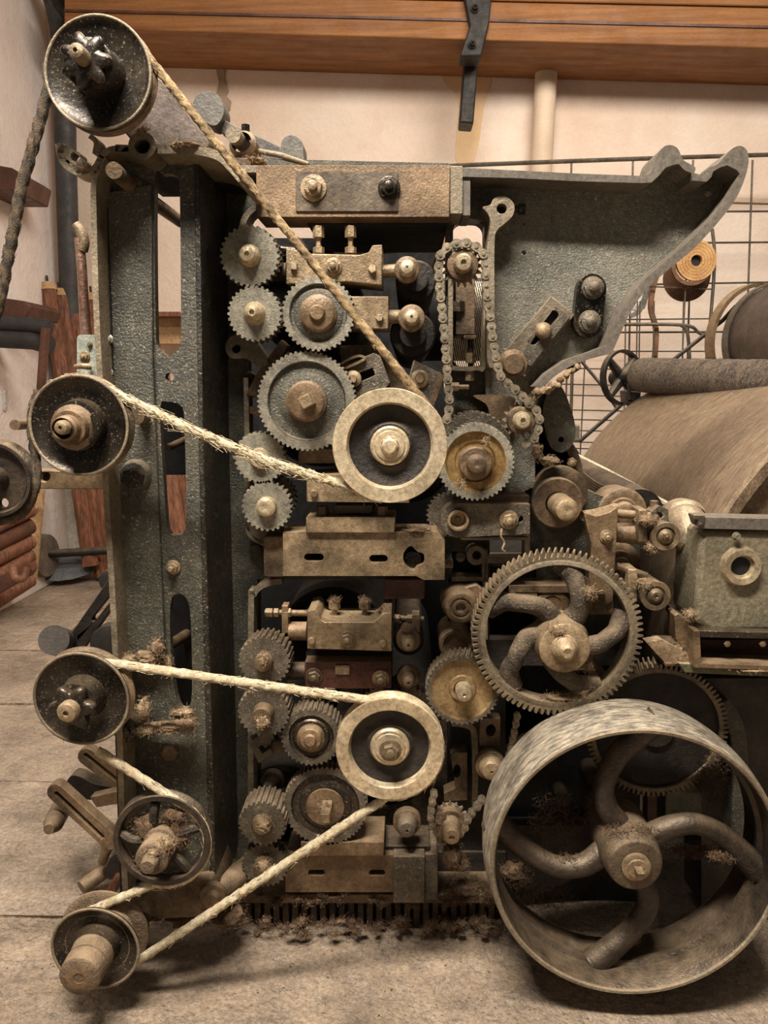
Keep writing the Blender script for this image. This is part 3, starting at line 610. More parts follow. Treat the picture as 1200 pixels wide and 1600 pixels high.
path = [(729, 267), (800, 271), (900, 276), (1006, 282)] + sp2([(1006, 282), (1026, 272), (1040, 250), (1052, 243), (1060, 252), (1076, 266), (1082, 278), (1098, 282), (1110, 276), (1124, 266), (1142, 246), (1156, 238), (1162, 250), (1156, 282), (1140, 314), (1112, 346), (1074, 384), (1034, 418), (1002, 448), (978, 484), (962, 520), (951, 548), (925, 554), (890, 566), (858, 584)], 4)
# one outline rim made of outer line and inset line
def inset(pts, d):
    out = []
    for i in range(len(pts)):
        a = Vector(pts[max(i - 1, 0)]); c = Vector(pts[min(i + 1, len(pts) - 1)]); t = (c - a).normalized(); out.append((pts[i][0] - t.y * d, pts[i][1] + t.x * d))
    return out
op = [(723, 262), (800, 266), (900, 271), (1005, 275)] + sp2([(1005, 275), (1018, 268), (1028, 240), (1042, 227), (1058, 231), (1068, 250), (1086, 261), (1085, 272), (1096, 275), (1106, 270), (1108, 262), (1122, 256), (1142, 234), (1158, 228), (1169, 240), (1167, 268), (1150, 310), (1118, 352), (1080, 392), (1040, 425), (1008, 455), (984, 490), (968, 525), (957, 550)], 4) + sp2([(954, 553), (925, 560), (892, 572), (862, 592), (842, 612)], 4)
ip = [(723, 276), (800, 278), (900, 283), (1002, 286), (1018, 285), (1028, 276), (1040, 262), (1050, 258), (1060, 256), (1070, 266), (1080, 270), (1082, 282), (1104, 284), (1112, 276), (1114, 268), (1124, 262), (1136, 258), (1152, 266), (1156, 272), (1142, 302), (1112, 342), (1074, 380), (1034, 413), (1000, 444), (975, 480), (958, 516), (947, 540), (922, 550), (888, 561), (856, 582), (836, 604)]
MB().plate(op + ip[::-1], -.105, .0).build('raised_rim', greyedge, rc, bev=.003)
MB().plate([(723, 262), (735, 262), (735, 338), (723, 338)], -.10, 0).build('raised_rim', greyedge, rc, bev=.002)
# crusted dirt on the belly of the rim
b = MB(); RC = random.Random(4)
for i in range(24):
    t = i / 23; x = 836 + t * 62; y = 616 - 44 * t + 8 * sin(t * 3); c_ = at(x + RC.uniform(-4, 4), y + RC.uniform(-3, 3), -.11 + RC.uniform(-.01, .01)); s_ = RC.uniform(.005, .010)
    b.lathe(c_, (RC.uniform(-1, 1), -1, RC.uniform(-1, 1)), [(-s_, 0), (-s_ * .5, s_ * .8), (s_ * .3, s_ * .9), (s_, 0)], 7)
tag(b.build('caked_dirt', lintm, rc), kind='stuff')
# lug arm
la = T('hanging_lug_arm', 'grey steel arm with a bored round head in front of the casting, beside the chain', 'arm', 785, 325, -.06)
MB().plate(sp2([(754, 324), (766, 320), (772, 310), (788, 306), (803, 318), (802, 336), (788, 350), (777, 360), (773, 380), (773, 470), (775, 562), (762, 566), (760, 470), (760, 400), (766, 350), (762, 334)], 4, True), -.08, -.02, [circ(784, 326, 8, 20)]).build('arm_body', edge, la, bev=.002)
MB().lathe(at(804, 327, -.05), (1, 0, 0), [(0, 0), (0, 5 * .0014), (.008, .007), (.008, .011), (.022, .011), (.022, 0)], 6).build('locking_screw', black, la)
# slotted adjusting plate
sp_ = T('slotted_adjusting_plate', 'slanted slotted steel plate with a domed bolt on the casting', 'plate', 845, 515, -.05)
MB().plate([(780, 560), (862, 462), (898, 492), (820, 590)], -.05, -.02).build('backing_plate', edge, sp_, bev=.002)
sl = capsule(833, 532, 866, 492, 7, 6)
MB().plate([(812, 556), (868, 478), (892, 494), (830, 572), (815, 567)], -.066, -.05, [sl]).build('slotted_plate', dsteel, sp_, bev=.002)
MB().plate(sl, -.0505, -.05).build('slot_back', hole, sp_)
MB().lat(848, 517, -.066, [(-8, 9), (2, 10), (4, 13), (12, 12), (17, 8), (19, 0)], 24).build('domed_bolt', tan, sp_)
# two bolt capsule
cp = T('two_bolt_bracket', 'upright rounded bracket with two round headed bolts on the casting', 'bracket', 923, 478, -.04)
MB().plate(capsule(925, 450, 919, 505, 23, 10), -.05, -.02).build('bracket_plate', black, cp, bev=.004)
for x, y in ((926, 450), (921, 503)):
    b = MB().lat(x, y, -.05, [(0, 18), (4, 17), (5, 14), (9, 14), (10, 12), (11, 8), (14, 8), (17, 5), (18, 0)], 24).build('bolt', dsteel, cp)
    MB().lat(x, y, -.052, [(0, 16), (6, 15), (8, 12)], 6).build('nut', black, cp)
# dark link lever right of the casting
lk = T('dark_swing_lever', 'dark rounded lever hanging below the casting before the wire panels', 'lever', 873, 650, -.02)
MB().plate(sp2([(860, 604), (872, 600), (884, 616), (898, 660), (897, 690), (880, 707), (862, 700), (852, 672), (848, 640)], 5, True), -.03, .01, [circ(877, 687, 4.5, 12)]).build('lever_plate', iron, lk, bev=.003)
MB().plate([(886, 560), (905, 556), (908, 576), (896, 584)], -.02, .03).build('stop_block', blackd, lk)

# ================================================================ GEARS
tl = tanl
gear('spur_gear', 'topmost small grey spur gear at the upper left of the gear train', 390, 400, -.17, 47, 30, 16, 12, 'flat', [(0, 16), (1, 18), (14, 15), (22, 11), (24, 4), (20, 3.5), (20, 0)], mhub=tl, group=None)
gear('spur_gear', 'second small grey spur gear, directly below the topmost one', 398, 490, -.17, 43, 30, 16, 12, 'flat', [(0, 18), (1, 17), (10, 15), (20, 11), (24, 6), (24, 4), (20, 3.5), (20, 0)])
gear('backing_gear', 'dark toothed gear peeping out behind the topmost small gear', 394, 404, -.12, 47, 30, 14, 12, 'flat', [(0, 14), (2, 0)], dsteel, dsteel, black)
gear('backing_gear', 'dark toothed gear peeping out behind the second small gear', 402, 493, -.12, 43, 30, 14, 12, 'flat', [(0, 14), (2, 0)], dsteel, dsteel, black)
gear('recessed_gear', 'medium gear with recessed dark web and round capped hub, crossed by the brown rope', 497, 490, -.16, 58, 40, 20, 46, 1, [(0, 29), (4, 29), (6, 26), (10, 26), (11, 24), (12, 13), (16, 12), (18, 10), (18, 0)], steel, iron, tand)
gear('recessed_gear', 'largest gear of the upper train with a square shaft end in its hub', 479, 627, -.15, 78, 60, 22, 62, 1, [(0, 32), (6, 32), (8, 28), (12, 28), (13, 24), (13, 0)], steel, iron, tand, wd=6)
sg = MB(); k = mpp(479, 627, -.17); rt = Matrix.Rotation(radians(-28), 3, 'Y'); sg.box(at(480, 627, -.18), (19 * k, .05, 19 * k), rt)
g4 = [o for o in bpy.data.objects if o.get('label', '').startswith('largest gear of the upper')][0]
sg.build('square_shaft_end', tan, g4, bev=.002)
gear('spur_gear', 'small grey spur gear half covered by the pale rope, left of the upper pale pulley', 406, 715, -.12, 41, 28, 16, 11, 'flat', [(0, 15), (2, 16), (10, 14), (12, 0)])
gear('spur_gear', 'small grey spur gear at the bottom of the upper train above the middle beam', 417, 791, -.12, 40, 28, 16, 11, 'flat', [(0, 16), (2, 16), (12, 15), (15, 10), (15, 4), (12, 0)])
gear('backing_gear', 'dark wide gear behind the bottom gear of the upper train', 424, 778, -.07, 40, 28, 16, 11, 'flat', [(0, 14), (2, 0)], dsteel, dsteel, black)
gear('golden_gear', 'gear with golden dished face right of the upper pale pulley', 743, 722, -.16, 61, 46, 30, 48, 0, [(0, 0.1)], steel, iron, tl, twist=.06)
gg = [o for o in bpy.data.objects if o.get('label', '').startswith('gear with golden')][0]
MB().lat(743, 722, -.16, [(-26, 49), (-1, 49), (-1, 47), (-7, 44), (-8, 33), (-11, 30), (-11, 24), (-26, 24)], 60).build('dished_face', brass, gg)
MB().lat(743, 724, -.16, [(-20, 27), (2, 26), (4, 24), (5, 15), (14, 15), (24, 13), (26, 9), (26, 3), (24, 0)], 30).build('hub_cap', tand, gg)
gear('brass_faced_gear', 'gear with pale brass face right of the lower pale pulley', 723, 1078, -.18, 58, 44, 34, 50, 0, [(0, .1)], dsteel, iron, tl, twist=-.10)
gg = [o for o in bpy.data.objects if o.get('label', '').startswith('gear with pale brass')][0]
MB().lat(723, 1078, -.18, [(-30, 51), (-1, 51), (-1, 49), (-5, 48), (-7, 38), (-8, 22), (-4, 20), (-4, 14), (-30, 14)], 60).build('dished_face', M('dusty_brass', (134, 108, 70), (176, 148, 106), .4, .5, 10, .15, 90, film=.15, grime=.35), gg)
MB().lat(724, 1078, -.18, [(-10, 13), (12, 13), (20, 11), (22, 5), (22, 3), (18, 0)], 26).build('shaft_end', tl, gg)
# lower left train
mk = dict(mtooth=dsteel, mhub=tand)
gear('wide_spur_gear', 'wide faced dusty gear at the top of the lower gear train', 413, 1033, -.16, 41, 28, 42, 12, 'flat', [(0, 15), (2, 15), (12, 13), (14, 0)], **mk)
gear('wide_spur_gear', 'wide faced gear under the pale rope in the lower train', 412, 1113, -.16, 41, 28, 42, 12, 'flat', [(0, 17), (2, 17), (20, 14), (22, 0)], **mk)
gear('recessed_gear', 'dark recessed gear with round hub left of the lower pale pulley', 486, 1152, -.15, 48, 36, 44, 36, 1, [(0, 22), (4, 22), (6, 18), (9, 16), (10, 10), (14, 8), (14, 0)], dsteel, black, tand, wd=4)
gear('recessed_gear', 'large dark gear with a square shaft end low in the lower train', 508, 1260, -.13, 66, 54, 22, 54, 1, [(0, 30), (3, 30), (4, 0)], dsteel, black, tand, wd=4)
g4 = [o for o in bpy.data.objects if o.get('label', '').startswith('large dark gear with a square')][0]
MB().box(at(510, 1268, -.17), (17 * k, .06, 17 * k)).build('square_shaft_end', tan, g4, bev=.002)
gear('wide_spur_gear', 'wide rust tinged gear low in the lower train beside the column', 410, 1287, -.16, 38, 26, 50, 12, 'flat', [(0, 17), (4, 17), (8, 14), (9, 0)], **mk)
gear('spur_gear', 'lowest small gear of the machine above the long pale rope', 414, 1352, -.14, 37, 26, 20, 10, 'flat', [(0, 18), (14, 16), (16, 0)], **mk)
gear('backing_gear', 'dark toothed wheel showing above and behind the lower pale pulley', 618, 1135, -.06, 72, 50, 36, 20, 'flat', [(0, 25), (2, 0)], dsteel, dsteel, black, twist=.05)
gear('backing_gear', 'dark gear behind the golden faced gear above the link arm', 700, 805, -.03, 34, 26, 20, 10, 'flat', [(0, 12), (2, 0)], dsteel, dsteel, black, twist=.1)

# large spoked gear
def arm_gear():
    px, py, Y, r = 871, 992, -.20, 133
    g = T('large_spoked_gear', 'large gear with five curved arms and a capped hub above the flywheel', 'gear', px, py, Y)
    gear_mb(px, py, Y, r, 84, 34, 112, -.07, h=9).build('toothed_ring', M('greasy_gear_teeth', (84, 76, 62), (150, 134, 108), .42, .45, 10, .35, 70, dust=.6, film=.22), g, sharp=20)
    MB().lat(px, py, Y, [(1, 112), (1, 118), (-1, 122)], 90).build('rim_bead', edge, g)
    k = mpp(px, py, Y); c = at(px, py, Y) + Vector((0, .022, 0)); hc = at(875, 1000, Y)
    for i in range(5):
        th = radians(17 + i * 73)
        pts = []
        for rad, da, yo in ((24, -52, .0), (46, -44, -.01), (66, -30, -.018), (78, -22, -.016), (96, -14, -.004), (113, -2, .008)):
            a = th + radians(da); pts.append(c + Vector((cos(a) * rad * k, yo, sin(a) * rad * k)))
        pts = spline(pts, 6); n = len(pts); rs = [(19 - 5 * sin(pi * min(1, j / n * 1.0))) * k for j in range(n)]
        MB().tube(pts, rs, 18, True, lambda a, s: 1 + .07 * noise.noise(Vector((cos(a) * 2, sin(a) * 2, s * 40)))).build('arm', M('furry_greasy_iron', (50, 43, 36), (88, 76, 60), .5, .25, 14, .7, 70, dust=.5, film=.18, speck=.5, bdist=.006) if i == 0 else bpy.data.materials['furry_greasy_iron'], g, sharp=80)
    MB().lat(877, 1004, Y, [(-30, 44), (-4, 44), (8, 40), (14, 36)], 40).build('hub', M('dusty_hub', (84, 66, 46), (128, 104, 76), .6, .2, 12, .6, 80, dust=.6, film=.25), g)
    MB().lat(877, 1004, Y, [(10, 39), (26, 39), (28, 36), (28, 22), (30, 20), (34, 20), (40, 15), (46, 13), (50, 8), (50, 4), (47, 0)], 40).build('hub_cap', tan, g)
    return g
arm_gear()
# dark rear gear
g = T('large_rear_gear', 'large dark solid gear partly hidden behind the flywheel rim', 'gear', 1027, 1143, -.12)
gear_mb(1027, 1143, -.12, 110, 84, 34, 96, -.06, h=8).build('toothed_ring', bpy.data.materials['greasy_gear_teeth'], g, sharp=20)
MB().lat(1027, 1143, -.12, [(-34, 97), (-6, 97), (-7, 60), (-6, 30), (0, 26), (0, 0)], 70).build('web', blackd, g)
# ================================================================ PULLEYS
YR = -.335   # plane of the ropes
def pulley(name, label, px, py, r, star, tip, hubr=34, wd=18, wide=0, mdisc=black, holes=True, group=None, ry=-.36, hl=10, deep=0):
    p = T(name, label, 'pulley', px, py, ry, group); k = mpp(px, py, ry)
    MB().lat(px, py, ry, [(-7, r - 8), (-3, r), (0, r), (1, r - 1), (1, r - 3), (-1, r - 5), (-6, r - 14), (-10, hubr + 12), (-10, hubr), (-16, hubr), (-16, r - 14), (-12, r - 9), (-7, r - 8)], 72).build('front_flange', mdisc, p)
    MB().lat(px, py, ry, [(-wd - 5 - wide, r - 14), (-wd - 5 - wide, r + 1), (-wd - 2 - wide, r + 1), (-wd + 2 - wide, r - 5), (-wd + 1 - wide, r - 6 - deep), (-12 - wide * .3, r - 13 - deep), (-10, r - 9 - deep * .5), (-7, r - 8), (-8, r - 20), (-wd - wide, r - 22), (-wd - 5 - wide, r - 14)], 72).build('groove', dustb if deep else tand, p)
    MB().lat(px, py, ry, [(0.5, r - 4.5), (2, r - 3.5), (2.5, r - 2), (2, r - .5), (0.5, r + .4)], 72).build('worn_rim_edge', edge, p)
    MB().lat(px, py, ry, [(-40, hubr * .8), (-12, hubr + 3), (0, hubr), (hl, hubr - 1), (hl + 1, hubr - 4), (hl + 2, hubr * .6), (hl + 2, 0)], 40).build('hub', mdisc, p)
    ln = tip[2]
    if star:
        n, sr, st = star; b = MB(); o = at(px, py, ry) + Vector((0, -hl * k, 0)); A = []; m = 72
        for t, f in ((0, .82), (3 * k, .97), (12 * k, 1.0), (17 * k, .9), (18 * k, .55)):
            for i in range(m):
                a = 2 * pi * i / m + st; c_ = (cos(n * a) + 1) / 2; q = sr * k * f * (.66 + .34 * c_ ** .8) ; A.append(o + Vector((cos(a) * q, -t, sin(a) * q)))
        b.add(A, [(j * m + i, j * m + (i + 1) % m, (j + 1) * m + (i + 1) % m, (j + 1) * m + i) for j in range(4) for i in range(m)] + [tuple(range(4 * m, 5 * m))])
        b.build('lobed_hand_nut', mdisc, p, sharp=60)
    MB().lat(px, py, ry, [(8, tip[0]), (ln - 6, tip[0]), (ln - 2, tip[0] * .85), (ln, tip[0] * .5), (ln, tip[0] * .28), (ln - 5, tip[0] * .25), (ln - 5, 0)], 26).build('shaft_end', tip[1], p)
    MB().lat(px, py, ry, [(-wd - 8 - wide, 15), (-120, 15), (-120, 0)], 20).build('axle', blackd, p)
    return p
pulley('rope_pulley', 'large black rope pulley with a lobed hand nut at the top left of the machine', 153, 114, 85, (7, 41, .2), (12, tan, 84), 38, 22, hl=36)
pulley('rope_pulley', 'black rope pulley halfway up the column, with a stepped round shaft end', 123, 665, 79, None, (11, tan, 66), 40, 20)
ml = [o for o in bpy.data.objects if o.get('label', '').startswith('black rope pulley halfway')][0]
MB().lat(120, 667, -.36, [(0, 36), (14, 35), (16, 32), (18, 28), (30, 26), (30, 20), (44, 19), (46, 16), (52, 16)], 40).build('stepped_nut', tand, ml)
b = MB(); b.tube(spline([at(140, 690, -.385), at(152, 672, -.385), (at(146, 648, -.385))], 5), .007, 8); b.build('grease_lump', black, ml)
pulley('rope_pulley', 'black rope pulley with a lobed hand nut low on the column', 127, 1092, 76, (6, 37, .5), (16, tan, 56), 34, 20, hl=22)
# dusty spoked pulley
p4 = T('dusty_spoked_pulley', 'lint filled spoked rope pulley with a long hub near the column foot', 'pulley', 252, 1315, -.34)
MB().lat(252, 1315, -.34, [(0, 76), (0, 68), (-4, 66), (-12, 66), (-12, 60), (-20, 66), (-20, 78), (-17, 78), (-10, 71), (-3, 77), (0, 76)], 64).build('rim', wheelin, p4)
k = mpp(252, 1315, -.34); c = at(252, 1315, -.325)
for i in range(5):
    a = .4 + i * 2 * pi / 5; MB().tube(spline([c + Vector((cos(a) * 18 * k, 0, sin(a) * 18 * k)), c + Vector((cos(a + .1) * 42 * k, -.008, sin(a + .1) * 42 * k)), c + Vector((cos(a) * 66 * k, 0, sin(a) * 66 * k))], 4), .010, 8).build('spoke', blackd, p4)
MB().lat(252, 1315, -.34, [(-22, 24), (8, 26), (10, 22), (26, 22), (28, 25), (46, 25), (48, 22), (48, 13), (62, 12), (66, 10), (66, 0)], 32).build('hub', dustb, p4)
# bottom-left pulley
p5 = pulley('rope_pulley', 'dusty black rope pulley at the bottom left, nearest the floor', 149, 1482, 70, None, (30, tand, 62), 34, 22, wide=14, mdisc=black, deep=14)
MB().lat(149, 1482, -.36, [(10, 33), (30, 31), (31, 27), (34, 27), (35, 32), (58, 31), (61, 27), (61, 0)], 36).build('ribbed_collar', dustb, p5)
# partial pulley on left edge
pl = T('rope_pulley', 'black rope pulley cut off by the left edge, wrapped by the blackened rope', 'pulley', -10, 750, -.38)
k = mpp(-10, 750, -.38)
b = MB(); b.plate(circ(-10, 750, 52, 48, 56), -.37, -.36, [circ(6, 786, 7.5, 16)]); b.build('disc', wheelin, pl)
MB().lat(-10, 750, -.38, [(0, 58), (0, 53), (-8, 50), (-24, 50), (-24, 62), (-21, 62), (-12, 55), (-3, 59), (0, 58)], 60).build('rim', wheelin, pl)
MB().lat(-10, 750, -.38, [(-20, 22), (0, 20), (16, 16), (22, 14), (24, 8), (24, 0)], 28).build('hub', black, pl)
# pale pulleys
def pale(label, px, py, r, ring):
    p = T('pale_rope_pulley', label, 'pulley', px, py, -.355)
    MB().lat(px, py, -.355, [(-12, r - 10), (-4, r - 1), (-1, r), (1, r - 1), (1, ring + 2), (-2, ring), (-14, ring - 2), (-16, ring - 4)], 96).build('front_ring', rimt, p)
    MB().lat(px, py, -.355, [(-12, r - 10), (-24, r - 2), (-28, r), (-32, r - 1), (-32, ring)], 96).build('rear_flange', rimt, p)
    MB().lat(px, py, -.355, [(-40, ring - 1), (-11, ring - .5), (-13, ring - 8), (-17, ring - 20), (-16, 38), (-12, 34), (-12, 20), (-40, 20)], 72).build('web', blackd, p)
    MB().lat(px, py, -.355, [(-40, 31), (-8, 31), (-5, 28), (-5, 24), (-3, 23), (-2, 15), (0, 14)], 44).build('hub', rimt, p)
    MB().lat(px, py, -.355, [(-6, 14), (2, 14), (3, 12), (8, 12), (10, 10), (10, 0)], 8).build('centre_bolt', rimt, p)
    MB().lat(px, py, -.355, [(-38, 16), (-260, 16), (-260, 0)], 24).build('axle', blackd, p)
    return p
pale('upper pale rimmed rope pulley with a black web, mid machine', 609, 697, 90, 66)
lp = pale('lower pale rimmed rope pulley with a black web and a hexagonal nut', 609, 1171, 85, 63)
nut(610, 1172, -.365, 13, lp, tan, t=8, washer=True, st=6)

# ================================================================ ROPES
def dense(P, step=.003):
    out = [P[0]]
    for a, b in zip(P, P[1:]):
        n = max(1, int((b - a).length / step)); out += [a.lerp(b, i / n) for i in range(1, n + 1)]
    return out
def ropemod(k=3, pitch=150, amp=.14): return lambda a, s: 1 - amp + amp * 1.6 * abs(cos(k * a / 2 + pitch * s)) + .16 * noise.noise(Vector((cos(a) * 1.2, sin(a) * 1.2, s * 55)))
def rope_thing(name, label, runs, rpx, mat, frays=120, flen=.012, kpx=(400, 600), pitch=150):
    k = mpp(*kpx, YR); r = rpx * k; P = dense(runs); o = bpy.data.objects
    t = tag(MB().tube(P, r, 18, True, ropemod(3, pitch, .12 if mat is roped else .16 if mat is ropeb else .075)).build(name, mat, origin=P[0], sharp=75), label, 'rope')
    b = MB(); RR = random.Random(len(P))
    for i in range(frays):
        j = RR.randrange(2, len(P) - 2); tdir = (P[j + 1] - P[j - 1]).normalized(); n = Vector((RR.uniform(-1, 1), RR.uniform(-.8, .3), RR.uniform(-1, 1))); n = (n - tdir * n.dot(tdir)).normalized()
        q = P[j] + n * r * .9; L = flen * RR.uniform(.4, 1.2); pts = [q, q + tdir * L * .5 * RR.choice((-1, 1)) + n * L * .2, q + tdir * L * .8 * RR.choice((-1, 1)) + n * L * RR.uniform(.1, .5) + Vector((0, 0, -L * .2))]
        b.tube(pts, [.0007, .0006, .0003], 3, False)
    tag(b.build('frayed_fibres', mat, t), kind='stuff'); return t
def arc(px, py, Y, r, a0, a1, n=24):
    """world arc about a pulley, angles in degrees (0 = right, 90 = up)"""
    k = mpp(px, py, Y); c = at(px, py, Y)
    return [c + Vector((cos(radians(a0 + (a1 - a0) * i / n)) * r * k, 0, sin(radians(a0 + (a1 - a0) * i / n)) * r * k)) for i in range(n + 1)]
# rope A: top-left pulley -> upper pale pulley (brown)
A1 = arc(153, 114, YR, 76, 170, 42, 20); A2 = arc(609, 697, YR, 84, 38, 20, 6)
rope_thing('drive_rope', 'long brown mottled rope slanting from the top left pulley to the upper pale pulley', A1 + A2, 6.6, roped, 160, .010, pitch=170)
B1 = arc(123, 665, YR, 71, 120, 60, 10); B2 = arc(609, 697, YR, 84, 236, 262, 6)
rope_thing('drive_rope', 'pale frayed rope slanting from the middle column pulley to the upper pale pulley', B1 + [at(300, 672, YR), at(420, 722, YR)] + B2, 7.4, ropel, 420, .018, pitch=120)
C1 = arc(127, 1092, YR, 68, -112, -262, 26); C2 = arc(609, 1171, YR, 79, 100, -92, 40); C3 = arc(149, 1482, YR + .022, 61, -28, -240, 30); C4 = arc(252, 1315, YR + .01, 73, -100, 62, 30)
rope_thing('drive_rope', 'long cream rope winding over the lower pale pulley and the three lowest column pulleys', C1 + C2 + C3 + C4 + [at(152, 1172, YR)], 7.0, ropel, 420, .014, (300, 1200), pitch=130)
D1 = [at(0, 470, -.33), at(-10, 505, -.33)][::-1] + [at(34, 290, -.33)] + arc(153, 114, -.33, 78, 192, 170, 4)
rope_thing('drive_rope', 'dark knotted rope hanging down at the left edge from the top left pulley', D1, 8.6, ropeb, 140, .010, (60, 300), pitch=110)
E = spline([at(60, 610, -.33), at(50, 660, -.345), at(56, 720, -.35), at(55, 760, -.36), at(40, 796, -.36), at(10, 812, -.36), at(-40, 815, -.36)], 8)
rope_thing('drive_rope', 'blackened rope hanging from the middle column pulley around the pulley at the left edge', E, 7.4, ropeb, 120, .010, (50, 720), pitch=110)

# carriers of the column pulleys
ar = T('pulley_carrier', 'brown cast carrier arm behind the top left pulley', 'bracket', 270, 190, -.2)
MB().plate([(180, 190), (236, 112), (262, 130), (330, 224), (326, 232), (216, 232)], -.235, -.02).build('arm_body', M('worn_purple_brown_iron', (88, 76, 68), (128, 110, 98), .45, .2, 6, .2, 40, dust=.3, film=.08), ar, bev=.004)
ar = T('pulley_carrier', 'brown flat bar holding the middle column pulley', 'bracket', 110, 755, -.2)
MB().plate([(50, 735), (176, 738), (176, 765), (56, 764)], -.22, -.17, [circ(70, 745, 8, 14)]).build('arm_body', tand, ar, bev=.003)
MB().tube([at(45, 663, -.30), at(23, 664, -.38)], 8 * mpp(30, 664, -.36), 18).build('cross_pin', tand, ar)
MB().tube([at(235, 650, -.18), at(214, 652, -.30)], 11 * mpp(214, 650, -.3), 20).build('cross_pin', tand, ar)
ar = T('pulley_carrier', 'lint covered bar and cap beside the low column pulley', 'bracket', 200, 1138, -.2)
MB().lat(196, 1140, -.27, [(-30, 22), (0, 21), (2, 18), (4, 10), (10, 9), (12, 5), (12, 0)], 26).build('cap', black, ar)
MB().tube(spline([at(300, 985, .15), at(262, 1010, -.05), at(205, 1040, -.25)], 5), 10 * mpp(205, 1040, -.25), 12).build('tie_bar', tand, ar)
MB().tube([at(300, 1132, -.26), at(225, 1138, -.25)], 9 * mpp(225, 1138, -.25), 12).build('tie_bar', tand, ar)
ar = T('pulley_carrier', 'dusty base bracket behind the two lowest column pulleys', 'bracket', 250, 1400, -.2)
MB().plate([(196, 1395), (330, 1372), (340, 1402), (330, 1432), (246, 1436), (200, 1420)], -.25, -.1).build('arm_body', dustb, ar, bev=.006)
MB().tube([at(392, 1352, -.06), at(344, 1388, -.20), at(322, 1412, -.26)], [20 * .0014, 21 * .0013, 16 * .0012], 22).build('round_boss', dustb, ar)
MB().lat(334, 1396, -.25, [(0, 22), (8, 20), (10, 14), (20, 12), (22, 0)], 24).build('bolt_head', tand, ar)
MB().tube([at(150, 1482, -.30), at(215, 1448, -.12)], .03, 20).build('axle_boss', blackd, ar)
MB().tube([at(252, 1315, -.30), at(300, 1290, -.1)], .03, 20).build('axle_boss', blackd, ar)

# levers on top of the machine (behind the rope)
lv = T('weighted_lever', 'grey lever with two round weights lying on top of the machine behind the rope', 'lever', 400, 240, .06)
b = MB(); b.plate(sp2([(300, 168), (308, 148), (325, 142), (342, 150), (350, 170), (346, 186), (336, 196), (322, 192), (306, 182)], 5, True), .02, .08); b.build('round_weight', M('slate_grey_iron', (78, 74, 68), (104, 98, 88), .55, .1, 12, .3, 60, dust=.3), lv, bev=.003)
MB().plate(sp2([(440, 222), (448, 213), (460, 212), (472, 222), (474, 240), (472, 252), (448, 252), (440, 240)], 5, True), .02, .08).build('round_weight', bpy.data.materials['slate_grey_iron'], lv, bev=.003)
MB().plate([(344, 184), (376, 200), (444, 232), (442, 252), (400, 250), (344, 205)], .04, .07).build('lever_arm', bpy.data.materials['slate_grey_iron'], lv, bev=.002)
MB().lathe(at(384, 212, .04), (0, 0, 1), [(0, .010), (.022, .010), (.022, 0)], 6).build('square_screw', black, lv)
MB().tube([at(394, 240, .1), at(364, 210, -.06)], 12 * mpp(364, 211, -.06), 24).build('pivot_bar', edge, lv)
b = MB(); b.lathe(at(388, 240, .02), (-.1, -1, .2), [(0, .03), (.04, .03), (.05, .022)], 24); b.build('pivot_boss', tand, lv)
MB().tube([at(402, 236, .0), at(440, 243, .0), at(482, 256, .0)], [.006, .006, .004], 10).build('thin_bar', edge, lv)
MB().rect(346, 246, 412, 262, -.04, .1).build('saddle', tand, lv, bev=.003)

# ================================================================ BEARING BLOCKS AND SHAFTS
def endcap(name, label, px, py, Y, r, rb, back=True, mat=tl, cat='shaft', darkr=0, dy=(12, 22), ln=26):
    p = T(name, label, cat, px, py, Y)
    MB().lat(px, py, Y, [(-10, r * 1.0), (0, r), (2, r * .95), (3, r * .82), (4, rb)], 30).build('collar', tand, p)
    MB().lat(px, py, Y, [(2, rb), (ln - 8, rb * .92), (ln - 2, rb * .7), (ln, rb * .35), (ln, 2.2), (ln - 4, 2), (ln - 4, 0)], 24).build('shaft_end', mat, p)
    if darkr:
        x, y = px + dy[0], py + dy[1]
        MB().lat(x, y, Y + .12, [(-700, darkr), (-4, darkr), (0, darkr - 3), (0, darkr * .6), (20, darkr * .55), (20, 0)], 40).build('roller_body', blackd, p)
        MB().lat(px, py, Y, [(-10, r * .8), (-90, r * .8)], 24).build('journal', blackd, p)
    return p
endcap('roller_shaft', 'upper roller shaft end with a bright bored tip right of the top bearing block', 636, 421, -.19, 20, 13, darkr=32, dy=(14, 18))
endcap('roller_shaft', 'second roller shaft end with a bright bored tip, below the upper one', 643, 497, -.19, 21, 13, darkr=36, dy=(2, 26))
b1 = T('top_bearing_block', 'tan steel bearing block with notched top under the top cross beam', 'bearing block', 525, 420, -.13)
MB().plate([(447, 388), (478, 392), (480, 396), (562, 398), (576, 394), (582, 383), (597, 382), (597, 446), (540, 440), (447, 444)], -.14, -.04).build('block', tan, b1, bev=.002)
MB().lat(460, 417, -.14, [(0, 7), (7, 7), (8, 6), (8, 0)], 4, .7).build('square_bolt', tl, b1)
MB().lat(582, 421, -.14, [(0, 7), (7, 7), (8, 6), (8, 0)], 5, .7).build('square_bolt', tl, b1)
nut(521, 417, -.14, 10, b1, tan, t=6, st=6)
def studpair(par, xs, y0, y1, Y=-.09, mat=tan, r=9):
    for x in xs:
        k = mpp(x, y1, Y); o = at(x, y1, Y); h = (at(x, y0, Y) - o).length
        MB().lathe(o, (0, 0, 1), [(0, r * k), (h * .22, r * k), (h * .24, r * .75 * k), (h * .24, r * .45 * k), (h * .58, r * .45 * k), (h * .58, r * k), (h * .96, r * k), (h, r * .8 * k), (h, 0)], 6, .4).build('stud_and_nuts', mat, par)
studpair(b1, (498, 548), 353, 396)
MB().tube([at(597, 424, -.09), at(624, 422, -.09)], 9 * .00145, 18).build('rod', tan, b1)
MB().tube([at(428, 425, -.08), at(448, 425, -.08)], 13 * .00145, 20).build('rod', tand, b1)
